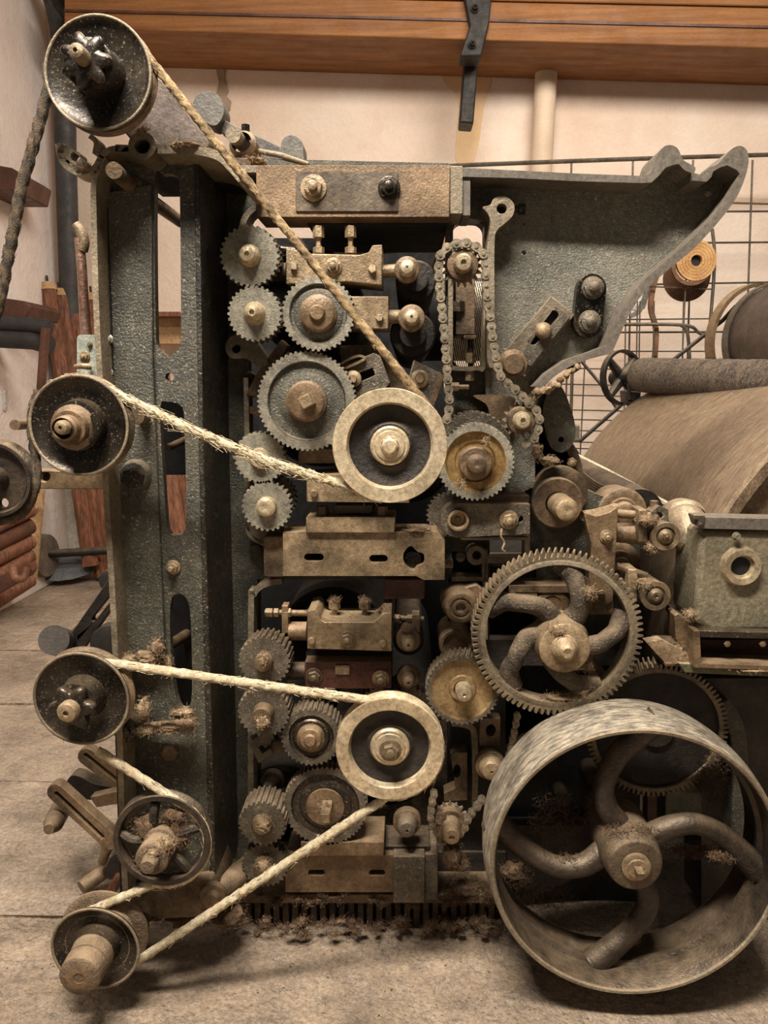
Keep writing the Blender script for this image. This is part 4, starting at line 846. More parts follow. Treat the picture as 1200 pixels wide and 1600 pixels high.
MB().tube([at(424, 388, -.07), at(462, 392, -.07)], 6 * .00145, 14).build('rod', black, b1)
for x, y in ((430, 388), (428, 425)): MB().lathe(at(x, y, -.08), (1, 0, 0), [(-.012, 0), (-.012, .012), (.006, .012), (.006, 0)], 16).build('rod_knob', black, b1)
b2 = T('lower_bearing_block', 'square tan bearing block below the top one, crossed by the brown rope', 'bearing block', 580, 490, -.13)
MB().rect(540, 463, 607, 514, -.14, -.04).build('block', tan, b2, bev=.002)
MB().lat(593, 497, -.14, [(0, 6), (6, 6), (7, 5), (7, 0)], 6, .2).build('bolt', tl, b2)
MB().tube([at(607, 495, -.09), at(630, 495, -.09)], 10 * .00145, 18).build('rod', tan, b2)
b3 = T('middle_bearing_block', 'wide tan bearing block half hidden behind the upper pale pulley', 'bearing block', 560, 760, -.13)
MB().plate([(479, 742), (640, 738), (640, 786), (479, 784)], -.14, -.03).build('block', tan, b3, bev=.002)
MB().rect(466, 702, 640, 724, -.09, .02).build('upper_block', tand, b3, bev=.002)
MB().lat(491, 771, -.14, [(0, 6), (5, 6), (6, 5), (6, 0)], 12).build('bolt', tand, b3)
MB().rect(523, 790, 580, 802, -.10, -.02).build('wedge', iron, b3)
for x in (504, 596): MB().lathe(at(x, 806, -.1), (0, 0, 1), [(0, .014), (.022, .014), (.022, 0)], 6, .3).build('nut', tand, b3)
# notched dark plates either side of the pale pulley
b4 = T('left_notched_plate', 'tilted dark plate with a square notch left above the upper pale pulley', 'plate', 575, 575, -.09)
MB().plate([(534, 572), (584, 551), (594, 556), (610, 598), (600, 612), (552, 632), (536, 610)], -.11, -.07, [[(560, 583), (582, 575), (586, 586), (564, 596)]]).build('plate_body', dsteel, b4, bev=.002)
MB().rect(556, 570, 590, 600, -.075, -.065).build('notch_back', hole, b4)
MB().lat(552, 592, -.11, [(0, 13), (6, 13), (8, 10), (9, 7), (16, 6), (16, 0)], 20).build('bolt', tan, b4)
MB().band(sp2([(530, 570), (548, 560), (562, 556), (570, 560), (556, 568), (532, 578)], 5), 4, -.12, -.11).build('wire_clip', tan, b4)
b5 = T('right_notched_plate', 'tilted dark plate with a ringed bolt right above the upper pale pulley', 'plate', 665, 585, -.09)
MB().plate([(646, 562), (686, 582), (690, 592), (672, 640), (630, 620)], -.11, -.07).build('plate_body', dsteel, b5, bev=.003)
MB().plate([(686, 580), (694, 588), (676, 640), (668, 640)], -.112, -.06).build('worn_edge', tand, b5)
MB().lat(656, 592, -.11, [(0, 14), (4, 14), (6, 11), (6, 8), (5, 7), (12, 6), (12, 0)], 24).build('ringed_bolt', tan, b5)
b6 = T('triangular_stay', 'worn tan triangular stay plate behind the brown rope above the upper pale pulley', 'stay', 590, 560, -.05)
MB().plate([(530, 540), (580, 538), (640, 600), (660, 600), (640, 640), (560, 640), (540, 600)], -.065, -.03).build('stay_plate', tand, b6, bev=.002)
b7 = T('diagonal_guard', 'long slanting brown guard bar left of the largest upper gear', 'bar', 410, 585, -.04)
MB().plate([(440, 530), (450, 540), (404, 622), (384, 618), (398, 588)], -.05, -.01).build('bar_body', tand, b7, bev=.002)
MB().plate([(386, 634), (408, 640), (412, 655), (390, 645)], -.04, 0).build('bar_foot', tand, b7)

# lower block set
b8 = T('lower_notched_block', 'dusty tan bearing block with raised ends below the middle cross beam', 'bearing block', 545, 990, -.13)
MB().plate([(480, 955), (492, 952), (498, 958), (500, 968), (508, 972), (584, 972), (592, 966), (598, 958), (612, 957), (612, 1018), (480, 1014)], -.15, -.04).build('block', tan, b8, bev=.002)
for x in (487, 598): MB().lat(x, 1000 if x < 500 else 1004, -.15, [(0, 6), (6, 6), (7, 5), (7, 0)], 8).build('bolt', tan, b8)
nut(543, 998, -.15, 10, b8, tan, t=5, st=6); studpair(b8, (523, 570), 938, 968, -.10)
MB().tube([at(414, 957, -.08), at(482, 958, -.08)], 5 * .00145, 14).build('rod', tand, b8)
for x, w2 in ((421, 11), (432, 7), (449, 12)): MB().lathe(at(x, 957, -.09), (1, 0, 0), [(-w2 * .0007, 0), (-w2 * .0007, .011), (w2 * .0007, .011), (w2 * .0007, 0)], 6).build('nut', tand, b8)
MB().rect(440, 946, 450, 990, -.10, -.07).build('upright_tab', tand, b8, bev=.002)
MB().tube([at(452, 986, -.08), at(480, 986, -.08)], 15 * .00145, 20).build('rod', tand, b8)
MB().tube([at(612, 965, -.08), at(662, 968, -.08)], 5 * .00145, 14).build('rod', tand, b8)
for x in (620, 640): MB().lathe(at(x, 966, -.09), (1, 0, 0), [(-.006, 0), (-.006, .010), (.006, .010), (.006, 0)], 6).build('nut', tan, b8)
MB().rect(644, 960, 656, 990, -.10, -.06).build('upright_tab', tan, b8, bev=.002)
endcap('roller_shaft', 'roller shaft end with a pale pointed tip right of the dusty notched block', 638, 1000, -.15, 19, 12, mat=tan, darkr=24, dy=(0, 2))
b9 = T('red_brown_block', 'dark red brown bearing block beneath the dusty notched block', 'bearing block', 545, 1050, -.11)
MB().rect(476, 1034, 612, 1076, -.12, -.03).build('block', redd, b9, bev=.002)
MB().rect(478, 1018, 610, 1034, -.08, -.02).build('spacer', hole, b9)
for x, y in ((491, 1056), (595, 1060)): nut(x, y, -.12, 10, b9, tand, t=6, st=5)
MB().rect(524, 1040, 546, 1054, -.124, -.12).build('worn_tag', tan, b9)
MB().tube([at(450, 1048, -.08), at(478, 1048, -.08)], 14 * .00145, 20).build('rod', tand, b9)
endcap('roller_shaft', 'dusty roller shaft end just above the toothed wheel behind the lower pale pulley', 638, 1058, -.11, 18, 11, mat=tand)
b10 = T('slotted_link_plate', 'small slanted steel plate with a slot below the lower gear train', 'plate', 412, 1165, -.09)
MB().plate([(386, 1158), (424, 1142), (436, 1168), (404, 1194)], -.10, -.07, [[(403, 1168), (418, 1160), (423, 1168), (410, 1178)]]).build('plate_body', dsteel, b10, bev=.002)
MB().lat(434, 1166, -.10, [(0, 12), (5, 11), (8, 7), (8, 0)], 18).build('bolt', tand, b10)
endcap('dark_shaft', 'dark hooded shaft between the slotted plate and the rust tinged gear', 425, 1222, -.04, 18, 12, mat=blackd)
endcap('dark_shaft', 'dark dusty shaft stub below the lower pale pulley', 636, 1285, -.10, 22, 17, mat=dsteel, ln=24)
endcap('dark_shaft', 'fat capped shaft stub between the brass faced gear and the flywheel rim', 766, 1196, -.12, 24, 19, mat=tan, ln=22)
MBp = T('slotted_upright', 'tall brown slotted guide right of the lower pale pulley', 'guide', 720, 1200, -.05)
MB().plate([(704, 1180), (712, 1176), (730, 1176), (730, 1250), (694, 1252), (694, 1240), (712, 1232)], -.06, -.02, [circ(714, 1205, 6, 12, 11)]).build('guide_plate', tand, MBp, bev=.003)
b = T('dark_upright_guide', 'upright brown guide with a dark hole under the brass faced gear', 'guide', 765, 1150, -.05)
MB().plate([(750, 1122), (782, 1122), (782, 1165), (750, 1165)], -.08, -.03, [sp2([(760, 1138), (768, 1132), (775, 1140), (770, 1150), (761, 1148)], 4, True)]).build('guide_plate', tand, b, bev=.002)
MB().rect(756, 1130, 778, 1154, -.04, -.03).build('hole_back', hole, b)
# rollers along the machine, added to block light and keep the openings dark
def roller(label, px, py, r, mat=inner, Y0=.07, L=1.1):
    p = T('dark_filler_roller', label, 'roller', px, py, Y0); k = mpp(px, py, Y0)
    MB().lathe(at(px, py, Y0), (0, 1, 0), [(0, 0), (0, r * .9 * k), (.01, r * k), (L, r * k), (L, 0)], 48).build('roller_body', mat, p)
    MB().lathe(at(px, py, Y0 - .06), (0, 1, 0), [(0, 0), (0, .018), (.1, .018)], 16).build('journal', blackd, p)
for l, x, y, r in (('added dark filler roller behind the recessed medium gear', 480, 470, 84), ('added dark filler roller behind the largest upper gear', 500, 640, 90),
                   ('added dark filler roller behind the upper pale pulley', 640, 720, 66), ('added dark filler roller behind the dusty notched block', 520, 1000, 84),
                   ('added dark filler roller behind the lower pale pulley', 600, 1180, 88), ('added dark filler roller behind the rust tinged gear', 440, 1260, 66), ('added dark filler roller behind the large spoked gear', 860, 980, 120),
                   ('added dark filler roller behind the flywheel hub', 880, 1250, 110)):
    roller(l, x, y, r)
rr_ = T('wired_roller', 'roller wound with pale fluted wire seen behind the chain sprocket', 'roller', 735, 500, .25)
k = mpp(735, 520, .25)
MB().lathe(at(700, 500, .6), (1, 0, .0), [(-.12, 0), (-.12, .12), (.14, .12), (.14, 0)], 40).build('roller_core', inner, rr_)
for i in range(26):
    x = 690 + i * 3.2; MB().tube([at(x - 14, 440, .26), at(x + 4, 520, .22), at(x + 18, 600, .25)], .0015, 5).build('wire_strand', tanl, rr_)
MB().rect(712, 425, 742, 524, -.03, .06).build('carrier_block', tand, rr_, bev=.003)
MB().rect(724, 524, 745, 530, -.03, .04).build('carrier_foot', tand, rr_, bev=.003)
MB().tube([at(736, 528, -.01), at(735, 590, -.01)], .007, 10).build('threaded_rod', black, rr_)
for x, y, r in ((714, 480, 12), (735, 560, 8), (733, 588, 8)): MB().lathe(at(x, y, -.03), (0, 0, 1), [(-.010, 0), (-.010, r * .0014), (.012, r * .0014), (.012, 0)], 6).build('nut', black if r > 9 else tan, rr_)
MB().lathe(at(704, 605, -.04), (1, 0, 0), [(0, 0), (0, .011), (.018, .011), (.018, .006), (.04, .006), (.04, 0)], 6).build('side_bolt', tan, rr_)
# orange leaf behind chain
solo(MB().plate([(690, 372), (700, 368), (690, 430), (664, 448)], .3, .34), 'brown_belt_strip', M('orange_brown_leather', (140, 86, 60), (170, 112, 80), .6), 'orange brown leather strip slanting behind the left chain strand', 'strip', 680, 410, .3)
solo(MB().lathe(at(575, 372, .35), (0, 0, 1), [(-.02, .0), (-.02, .13), (.0, .14), (.012, .13), (.012, 0)], 40), 'curved_cover', tand, 'curved brown cover inside the machine just under the top beam', 'cover', 575, 372, .35)

# ================================================================ CHAINS
def chain(label, pts, closed, Y, pitch=15.6, rpx=7.4, group=None):
    p = T('roller_chain', label, 'chain', pts[0][0], pts[0][1], Y, group)
    k = mpp(*pts[len(pts) // 2], Y); P = [at(x, y, Y) for x, y in pts]; P = dense(P, .0008)
    if closed: P = P + dense([P[-1], P[0]], .0008)[1:]
    pins = [P[0]]
    for q in P:
        if (q - pins[-1]).length >= pitch * k: pins.append(q)
    def link_mesh(outer):
        b = MB(); L = pitch * k; r = rpx * k * (1 if outer else .94); m = []
        n = 7
        for i in range(n + 1):
            a = -pi / 2 - .5 + (pi + 1.0) * i / n; m.append((L + r * cos(a), r * sin(a)))
        m.append((L / 2, r * .62))
        for i in range(n + 1):
            a = pi / 2 - .5 + (pi + 1.0) * i / n; m.append((r * cos(a), r * sin(a)))
        m.append((L / 2, -r * .62))
        y0 = -.007 if outer else -.0045
        b.prism([[Vector((x, y0, z)) for x, z in m]], Vector((0, .0018, 0)))
        b.prism([[Vector((x, -y0 - .0018, z)) for x, z in m]], Vector((0, .0018, 0)))
        for x in (0, L): b.lathe((x, 0, 0), (0, -1, 0), [(-.006, .0035), (.0045, .0035), (.0045, 0)], 8)
        if outer:
            for x in (0, L): b.lathe((x, 0, 0), (0, -1, 0), [(.006, 3 * k), (.0088, 2.8 * k), (.0092, 0)], 8)
        o = b.build('link', chainm); o.parent = p; return o.data, o
    ms = [link_mesh(True), link_mesh(False)]
    for i in range(len(pins) - 1):
        d, o0 = ms[i % 2]
        o = o0 if i < 2 else bpy.data.objects.new('link', d)
        if i >= 2: COL.objects.link(o); o.parent = p
        v = pins[i + 1] - pins[i]; o.rotation_euler = (0, -atan2(v.z, v.x), 0); o.location = pins[i] - WL[p.name]
        WL[o.name] = pins[i]
    return p
# sprockets and chain path
def sprocket(label, px, py, Y, r, nt, hubr, tipr, ln, mtip=tl, disc=True):
    g = T('chain_sprocket', label, 'sprocket', px, py, Y)
    gear_mb(px, py, Y, r, nt, 6, r * .5, h=r * .22, sharpen=.10).build('toothed_ring', chainm, g, sharp=20)
    MB().lat(px, py, Y, [(-16, hubr * .9), (0, hubr), (4, hubr), (12, hubr * .95), (13, hubr * .8), (13, tipr)], 32).build('hub', tand, g)
    MB().lat(px, py, Y, [(10, tipr), (ln - 5, tipr * .95), (ln - 1, tipr * .75), (ln, tipr * .3), (ln - 4, tipr * .25), (ln - 4, 0)], 26).build('shaft_end', mtip, g)
    return g
sprocket('upper chain sprocket with a bright bored shaft end beside the hanging lug arm', 722, 415, -.15, 33, 18, 25, 15, 34)
sprocket('small chain sprocket with a stepped shaft end at the lower right end of the chain', 813, 656, -.15, 28, 14, 22, 14, 30)
idl = T('chain_idler', 'round idler roller pressing on the chain below the slotted plate', 'roller', 801, 569, -.13)
MB().lat(801, 569, -.13, [(-20, 22), (0, 23), (3, 22), (4, 18), (12, 17), (14, 15), (14, 0)], 36).build('roller_body', tand, idl)
path = [(698, 655), (702, 632), (700, 600), (697, 560), (694, 520), (690, 480), (686, 440), (685, 415)]
path += [(722 - 38 * cos(radians(a)), 414 - 34 * sin(radians(a))) for a in range(10, 175, 11)]
path += [(759, 440), (762, 470), (766, 500), (771, 540), (776, 566), (782, 588), (796, 602), (812, 614), (822, 628), (834, 636), (842, 652), (840, 672), (830, 690), (812, 694)]
chain('long roller chain running around the upper sprocket and past the idler', sp2(path, 4), False, -.165)
chain('short dark roller chain hanging beside the flywheel rim', sp2([(808, 1118), (803, 1145), (797, 1170), (790, 1200)], 4), False, -.12, 13, 5.5)
chain('roller chain curving around the lint covered sprocket below', sp2([(678, 1240), (674, 1262), (674, 1285), (686, 1302), (706, 1308), (724, 1296), (732, 1276), (742, 1264), (760, 1240)], 4), False, -.15, 13, 6)
sprocket('lint covered lower sprocket left of the flywheel rim', 703, 1280, -.13, 28, 16, 22, 15, 50, tan)
# ragged toothed crust / sprocket gear hidden teeth behind golden gear
gear('backing_gear', 'toothed wheel with dusty teeth just above and behind the golden faced gear', 738, 704, -.10, 62, 40, 18, 30, 'flat', [(0, 30), (2, 0)], dsteel, dsteel, black, twist=.05)

# link arm right of middle beam
la = T('link_arm', 'dark link arm with a bored round end below the golden faced gear', 'arm', 755, 815, -.11)
MB().plate([(718, 786), (828, 788), (828, 834), (716, 840)] + [(716 + 28 * cos(radians(a)), 813 + 27 * sin(radians(a))) for a in range(96, 265, 14)], -.125, -.08, [circ(716, 813, 13, 24), capsule(806, 811, 812, 811, 6, 5)]).build('arm_body', dsteel, la, bev=.003)
MB().lat(716, 813, -.128, [(-2, 13), (3, 17), (5, 16), (5, 13), (-4, 12), (-12, 10), (-14, 3), (-10, 3), (-10, 0)], 30).build('bearing_ring', tan, la)
MB().rect(720, 840, 828, 844, -.11, -.08).build('lower_lip', edge, la)
nut(795, 812, -.125, 11, la, tan, t=7, st=9)
solo(MB().rect(740, 775, 828, 788, -.09, .0), 'flat_ledge', tand, 'flat dusty ledge on top of the link arm', 'ledge', 785, 780, -.09, bev=.002)
MBt = solo(MB().tube(spline([at(784, 826, -.16), at(783, 838, -.165), at(788, 848, -.16), at(785, 858, -.165), at(789, 862, -.16)], 4), .0022, 6), 'hanging_thread', lintm, 'wisp of pale thread hanging from the link arm nut', 'thread', 784, 826, -.16)
# hex bolt pieces beside the beam
bx = T('frame_bolt', 'pale square bolt head right of the middle cross beam', 'bolt', 703, 881, -.03)
MB().lathe(at(694, 881, -.03), (1, 0, 0), [(0, 0), (0, .010), (.02, .010), (.02, 0)], 4, .7).build('head', tanl, bx)
bx = T('round_stud', 'dark round stud in the little dark cell right of the middle beam', 'stud', 719, 869, .02)
MB().lat(719, 869, .02, [(-30, 9), (6, 9), (8, 7), (8, 0)], 20).build('stud', dsteel, bx); MB().rect(704, 850, 760, 905, .05, .09).build('cell_back', iron, bx)
# roller hub in the lower right
hb = T('bored_roller_hub', 'dusty round roller hub with a ringed bore left of the large spoked gear', 'hub', 720, 950, -.10)
MB().lat(720, 950, -.10, [(-60, 30), (-14, 28), (0, 24), (1, 22), (1, 17), (-2, 16), (-2, 13), (0, 12), (0, 8), (-6, 7), (-6, 0)], 36).build('hub_body', tand, hb)
MB().plate([(700, 925), (745, 912), (770, 935), (742, 960), (740, 972), (705, 975)], -.07, -.02).build('lug', tand, hb, bev=.004)
hb = T('dark_bearing_ring', 'dark ringed roller end peeking above the brass faced gear', 'roller', 718, 1010, -.06)
MB().lat(712, 1008, -.06, [(-80, 26), (0, 26), (2, 24), (2, 20), (-3, 18), (-3, 0)], 30).build('roller_body', tand, hb)
# horizontal bars behind spoked gear
for i, (x0, y0, x1, y1, l, m) in enumerate(((795, 915, 900, 926, 'dusty upper bar seen through the top of the spoked gear', tand), (780, 928, 840, 937, 'second dusty bar seen through the top of the spoked gear', tand), (885, 908, 918, 922, 'pale round rod end seen through the spoked gear', tan))):
    solo(MB().rect(x0, y0, x1, y1, -.06, .05), 'cross_bar', m, l, 'bar', x0, y0, -.06, bev=.003)
solo(MB().tube([at(910, 1020, -.04), at(950, 1075, .0)], .018, 16), 'slanting_rod', tan, 'pale slanting rod seen through the lower right of the spoked gear', 'rod', 930, 1045, -.04)
solo(MB().lat(862, 945, -.05, [(-20, 28), (0, 28), (4, 24), (4, 16), (2, 14), (2, 0)], 30), 'rear_disc', tand, 'small dusty disc seen behind the upper arms of the spoked gear', 'disc', 862, 945, -.05)

# big washered shaft and its side plates
ws = T('washered_shaft', 'thick shaft with a broad washer pointing forward at the right of the golden gear', 'shaft', 871, 786, -.10)
MB().lat(871, 786, -.10, [(-12, 40), (0, 40), (2, 38), (2, 19)], 48).build('washer', tand, ws)
MB().lat(876, 770, -.04, [(-30, 42), (0, 42), (1, 40), (1, 20)], 44).build('rear_washer', tand, ws)
MB().lat(874, 788, -.10, [(-20, 19), (52, 18), (58, 16), (60, 12), (60, 4), (57, 0)], 30).build('shaft_bar', tan, ws)
for i in range(7):
    a = i * 2 * pi / 7; k = mpp(874, 788, -.17); o = at(874, 788, -.10) + Vector((cos(a) * 8 * k, -60.5 * k, sin(a) * 8 * k)); 
    MB().lathe(o, (0, -1, 0), [(-.003, .003), (.001, .002), (.001, 0)], 8).build('punch_mark', blackd, ws)
hc_ = T('curved_housing', 'brown curved housing plate behind the washered shaft', 'housing', 885, 730, .03)
MB().plate(sp2([(838, 660), (862, 664), (892, 690), (908, 720), (912, 760), (906, 800), (860, 812), (838, 780)], 5, True), -.0, .12).build('housing_plate', tand, hc_, bev=.004)
nut(892, 722, -.0, 8, hc_, tan, t=9, washer=False, stud=.6)
MB().plate([(838, 800), (905, 806), (960, 830), (960, 900), (838, 880)], .01, .05).build('rear_plate', iron, hc_)
up = T('tan_upright_plate', 'upright tan plate with a hexagonal bolt beside the washered shaft', 'plate', 945, 850, -.10)
MB().plate([(912, 800), (932, 806), (952, 800), (962, 793), (966, 795), (960, 905), (958, 940), (930, 955), (920, 900), (924, 850)], -.11, -.07).build('plate_body', tand, up, bev=.002)
MB().rect(918, 905, 958, 960, -.10, -.07).build('plate_foot', tand, up)
nut(947, 838, -.11, 8, up, tan, t=7, st=6, washer=True); nut(938, 928, -.10, 9, up, tand, t=5, st=6)
b = MB().tube(spline([at(912, 806, -.09), at(935, 802, -.06), at(962, 794, -.02)], 5), .012, 10); b.build('dust_ridge', lintm, up)
# rubbing condenser rolls with threads, cream braid belt
cr = T('threaded_condenser_roll', 'dark roll wound with many fine threads behind the tan upright plate', 'roll', 955, 770, .12)
o = at(1000, 800, .08); tg = at(898, 738, .95); ax = tg - o
MB().lathe(o, ax, [(0, 0), (0, .055), (ax.length, .055), (ax.length, 0)], 32).build('roll_body', blackd, cr)
for i in range(12):
    y0 = 752 + i * 4.6; MB().tube(spline([at(902, 730 + i * 4.2, .5), at(940, y0 + 6, .3), at(1010, y0 + 20 + i, .16)], 5), .0028, 6).build('thread', tand, cr)
bt = T('braided_cream_belt', 'cream braided belt slanting beneath the big drum', 'belt', 980, 750, .3)
P = dense(spline([at(902, 712, 1.0), at(960, 742, .55), at(1020, 776, .25), at(1064, 800, .12)], 8), .006)
MB().tube(P, [.008] * len(P), 8).build('belt_edge', ropel, bt)
P2 = [q + Vector((.0, -.02, -.04)) for q in P]
MB().tube(P2, [.006] * len(P), 8).build('belt_edge', ropel, bt)
for i in range(0, len(P) - 10, 9): MB().tube([P[i], P2[i + 6]], .0035, 6).build('cross_braid', ropel, bt)
# brass coned roll, nozzle
cn = T('flanged_brown_roll', 'brown flanged roll end between the tan upright plate and the drum', 'roll', 972, 800, -.02)
MB().lat(972, 800, .0, [(-60, 36), (-6, 38), (0, 38), (3, 34), (3, 24), (8, 22), (8, 18), (20, 16), (22, 12), (22, 0)], 44).build('roll_body', tand, cn)
cn = T('flanged_brown_roll', 'second brown flanged roll end, lower behind the coupling rods', 'roll', 972, 880, -.02)
MB().lat(966, 880, .0, [(-60, 32), (-6, 34), (0, 34), (3, 30), (3, 22), (8, 20), (8, 14), (18, 12), (18, 0)], 44).build('roll_body', tand, cn)
def coupling(label, x, y, xs, ys, rr):
    c = T('roller_coupling', label, 'coupling', x, y, -.10)
    MB().lat(x, y, -.13, [(-70, rr * .85), (-6, rr * .95), (0, rr), (2, rr - 1), (2, rr * .66), (-2, rr * .62), (-2, rr * .55), (2, rr * .5), (6, rr * .3), (6, 3), (3, 0)], 32).build('bearing_cup', tan, c)
    MB().tube([at(xs, ys, -.06), at(x - 12, y - 4, -.07)], [.022, .024], 20).build('arm_rod', tand, c)
    MB().tube([at(xs, ys - 30, -.08), at(x - 14, y - 30, -.08)], .010, 14).build('thin_rod', tand, c)
    MB().rect(x - 42, y - 42, x - 28, y + 10, -.11, -.05).build('clamp', tan, c, bev=.003)
    return c
c1 = coupling('upper roller coupling with ringed cup and rods left of the green housing', 1040, 838, 962, 832, 23)
nut(1040, 838, -.14, 6, c1, tand, t=4, washer=False, stud=.4)
MB().plate([(1018, 800), (1030, 790), (1044, 796), (1046, 822), (1018, 820)], -.09, -.05, [circ(1030, 806, 6, 14)]).build('eye_lug', dsteel, c1, bev=.002)
MB().lathe(at(1022, 788, -.06), (0, 0, 1), [(-.02, 0), (-.02, .009), (.008, .009), (.008, 0)], 6).build('bolt', tand, c1)
coupling('lower roller coupling with ringed cup and rods left of the green housing', 1024, 931, 962, 915, 24)
nz_ = T('pipe_elbow', 'pale brown cast pipe elbow joining the green housing', 'elbow', 1070, 830, -.05)
k = mpp(1070, 820, .0)
MB().tube(spline([at(1112, 872, -.06), at(1090, 846, -.06), at(1074, 826, -.03), at(1062, 810, .04)], 6), [.036] * 7 + [.046] * 6 + [.05] * 6, 28).build('elbow_body', M('pale_bronze_casting', (132, 116, 94), (176, 158, 130), .35, .5, 8, .2, 60, dust=.2, film=.08), nz_)
b = MB(); d = (at(1062, 810, .04) - at(1090, 846, -.06)); b.lathe(at(1070, 820, .0), d, [(0, .052), (.01, .056), (.02, .056), (.03, .052)], 36); b.build('elbow_flange', bpy.data.materials['pale_bronze_casting'], nz_)

# ================================================================ GREEN HOUSING AND ITS TABLE
gh = T('green_gear_housing', 'worn grey green cast housing with a round bored boss at the right edge', 'housing', 1150, 990, -.10)
MB().plate([(1100, 828), (1260, 828), (1260, 988), (1110, 988), (1092, 978), (1086, 965), (1094, 850)], -.17, -.02).build('housing_body', greenp, gh, bev=.012)
MB().plate([(1090, 808), (1260, 812), (1260, 830), (1096, 826)], -.18, -.12).build('lid', greyedge, gh, bev=.003)
MB().plate([(1084, 805), (1102, 806), (1100, 820), (1090, 822), (1092, 812), (1084, 812)], -.185, -.16).build('lid_hook', dsteel, gh, bev=.001)
MB().lat(1156, 884, -.17, [(-4, 34), (4, 30), (10, 29), (12, 28), (12, 19), (4, 18), (4, 15), (-2, 14), (-2, 11), (-10, 10), (-10, 0)], 48).build('bored_boss', tanl, gh)
MB().lat(1156, 884, -.17, [(2, 17.5), (3, 0)], 30).build('bore', hole, gh)
nut(1150, 838, -.18, 5, gh, greenp, t=5, stud=0)
tbm = T('cast_table', 'dusty cast table frame carrying the green housing', 'table', 1150, 1040, -.10)
MB().plate([(1092, 985), (1260, 990), (1260, 1000), (1088, 996)], -.20, .0).build('top_plate', black, tbm, bev=.002)
MB().plate([(1054, 962), (1060, 958), (1094, 988), (1094, 1038), (1084, 1038), (1056, 998)], -.15, -.10).build('side_web', tand, tbm, bev=.002)
MB().plate([(1084, 985), (1094, 985), (1096, 1036), (1260, 1042), (1260, 1050), (1084, 1044)], -.21, -.17).build('front_frame', tand, tbm, bev=.002)
MB().rect(1092, 1000, 1260, 1040, -.12, -.10).build('recess_back', redd, tbm)
MB().plate([(1010, 1004), (1034, 1000), (1100, 1038), (1260, 1046), (1260, 1050), (1040, 1036)], -.18, -.15).build('dusty_shelf', lintm, tbm)
b = MB(); v = [at(1012, 1002, -.05), at(1040, 1001, .0), at(1090, 1036, -.15), at(1040, 1036, -.19)]; b.prism([v], Vector((0, 0, -.008))); b.build('slanted_ledge', tand, tbm, bev=.002)
MB().plate([(1060, 1036), (1260, 1044), (1260, 1060), (1070, 1052)], -.19, .0).build('green_rail', M('dark_green_paint', (58, 64, 40), (92, 92, 64), .5, .1, 8, .3, 60, dust=.6, film=.3), tbm, bev=.003)
MB().rect(1096, 1060, 1300, 1420, -.02, .1).build('dark_backing', M('dark_backing_brown', (36, 31, 26), (56, 48, 40), .6, .1, 5, .3, 40, film=.08), tbm)  # dark sheet filling the background below the table
for x in (1135, 1190): MB().lat(x, 1005, -.19, [(0, 5), (5, 5), (6, 0)], 6).build('bolt', tand, tbm)
# green leg frame behind flywheel
lg = T('arched_leg_frame', 'tall arched grey green leg frame behind the flywheel', 'frame', 1140, 1300, -.05)
MB().band(sp2([(1128, 1100), (1148, 1130), (1156, 1170), (1158, 1250), (1152, 1330)], 5), 26, -.07, .0).build('leg_rib', iron, lg, bev=.004)
MB().rect(1040, 1240, 1100, 1300, -.02, .05).build('leg_panel', M('dull_green_panel', (74, 78, 64), (104, 104, 86), .5, 0, 8, .3, 60, dust=.4, film=.2), lg, bev=.003)
MB().rect(1012, 1235, 1026, 1310, -.05, -.01).build('leg_bar', redd, lg)

# ================================================================ FLYWHEEL
fw = T('flat_belt_flywheel', 'big worn flat belt flywheel with four curved spokes at the lower right', 'flywheel', 993, 1352, -.34)
px, py, Y = 993, 1352, -.335; k = mpp(px, py, Y); c = at(px, py, Y); r = 227 * k; W = .148
prof = [(0, r - .010), (.001, r - .002), (-.002, r)] + [(-W * i / 14, r + .007 * sin(pi * i / 14)) for i in range(1, 14)] + [(-W + .002, r), (-W, r - .004), (-W, r - .014)]
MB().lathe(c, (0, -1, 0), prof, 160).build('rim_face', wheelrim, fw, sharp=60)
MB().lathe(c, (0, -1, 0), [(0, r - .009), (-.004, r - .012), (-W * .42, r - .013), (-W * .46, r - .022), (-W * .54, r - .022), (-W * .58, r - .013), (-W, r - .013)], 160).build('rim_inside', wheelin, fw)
MB().lathe(c, (0, -1, 0), [(-.001, r - .011), (.0025, r - .008), (.003, r - .003), (0, r)], 160).build('rim_edge', edge, fw)
cm = c + Vector((0, W * .5, 0)); hk = at(984, 1350, Y)
for i in range(4):
    th = radians(83 + i * 90); pts = []
    for rad, da, yo in ((.03, 20, .0), (.055, 30, -.004), (.10, 34, -.008), (.15, 27, -.006), (.20, 14, 0), (.245, 3, 0), (r - .006, -4, 0)):
        a = th + radians(da); pts.append(cm + Vector((cos(a) * rad, yo, sin(a) * rad)))
    pts = spline(pts, 8); n = len(pts)
    MB().tube(pts, [.030 - .008 * sin(pi * j / n) for j in range(n)], 24, True).build('spoke', wheelin, fw, sharp=80)
MB().lathe(c, (0, -1, 0), [(-W, .062), (-.09, .062), (-.05, .062), (-.008, .056), (.0, .053), (.002, .050), (.002, .03)], 48).build('hub', M('dusty_dark_hub', (52, 43, 34), (86, 72, 56), .5, .3, 8, .4, 60, dust=.4, film=.18), fw)
MB().lathe(c, (0, -1, 0), [(0, .029), (.008, .029), (.010, .026), (.010, .020), (.014, .019), (.014, .0)], 32).build('hub_ring', tan, fw)
MB().lathe(c + Vector((0, -.012, 0)), (0, -1, 0), [(0, .010), (.022, .010), (.024, .008), (.024, 0)], 4, .8).build('square_shaft_end', tand, fw)
MB().lathe(c, (0, 1, 0), [(.1, .025), (.45, .025)], 20).build('axle', blackd, fw)

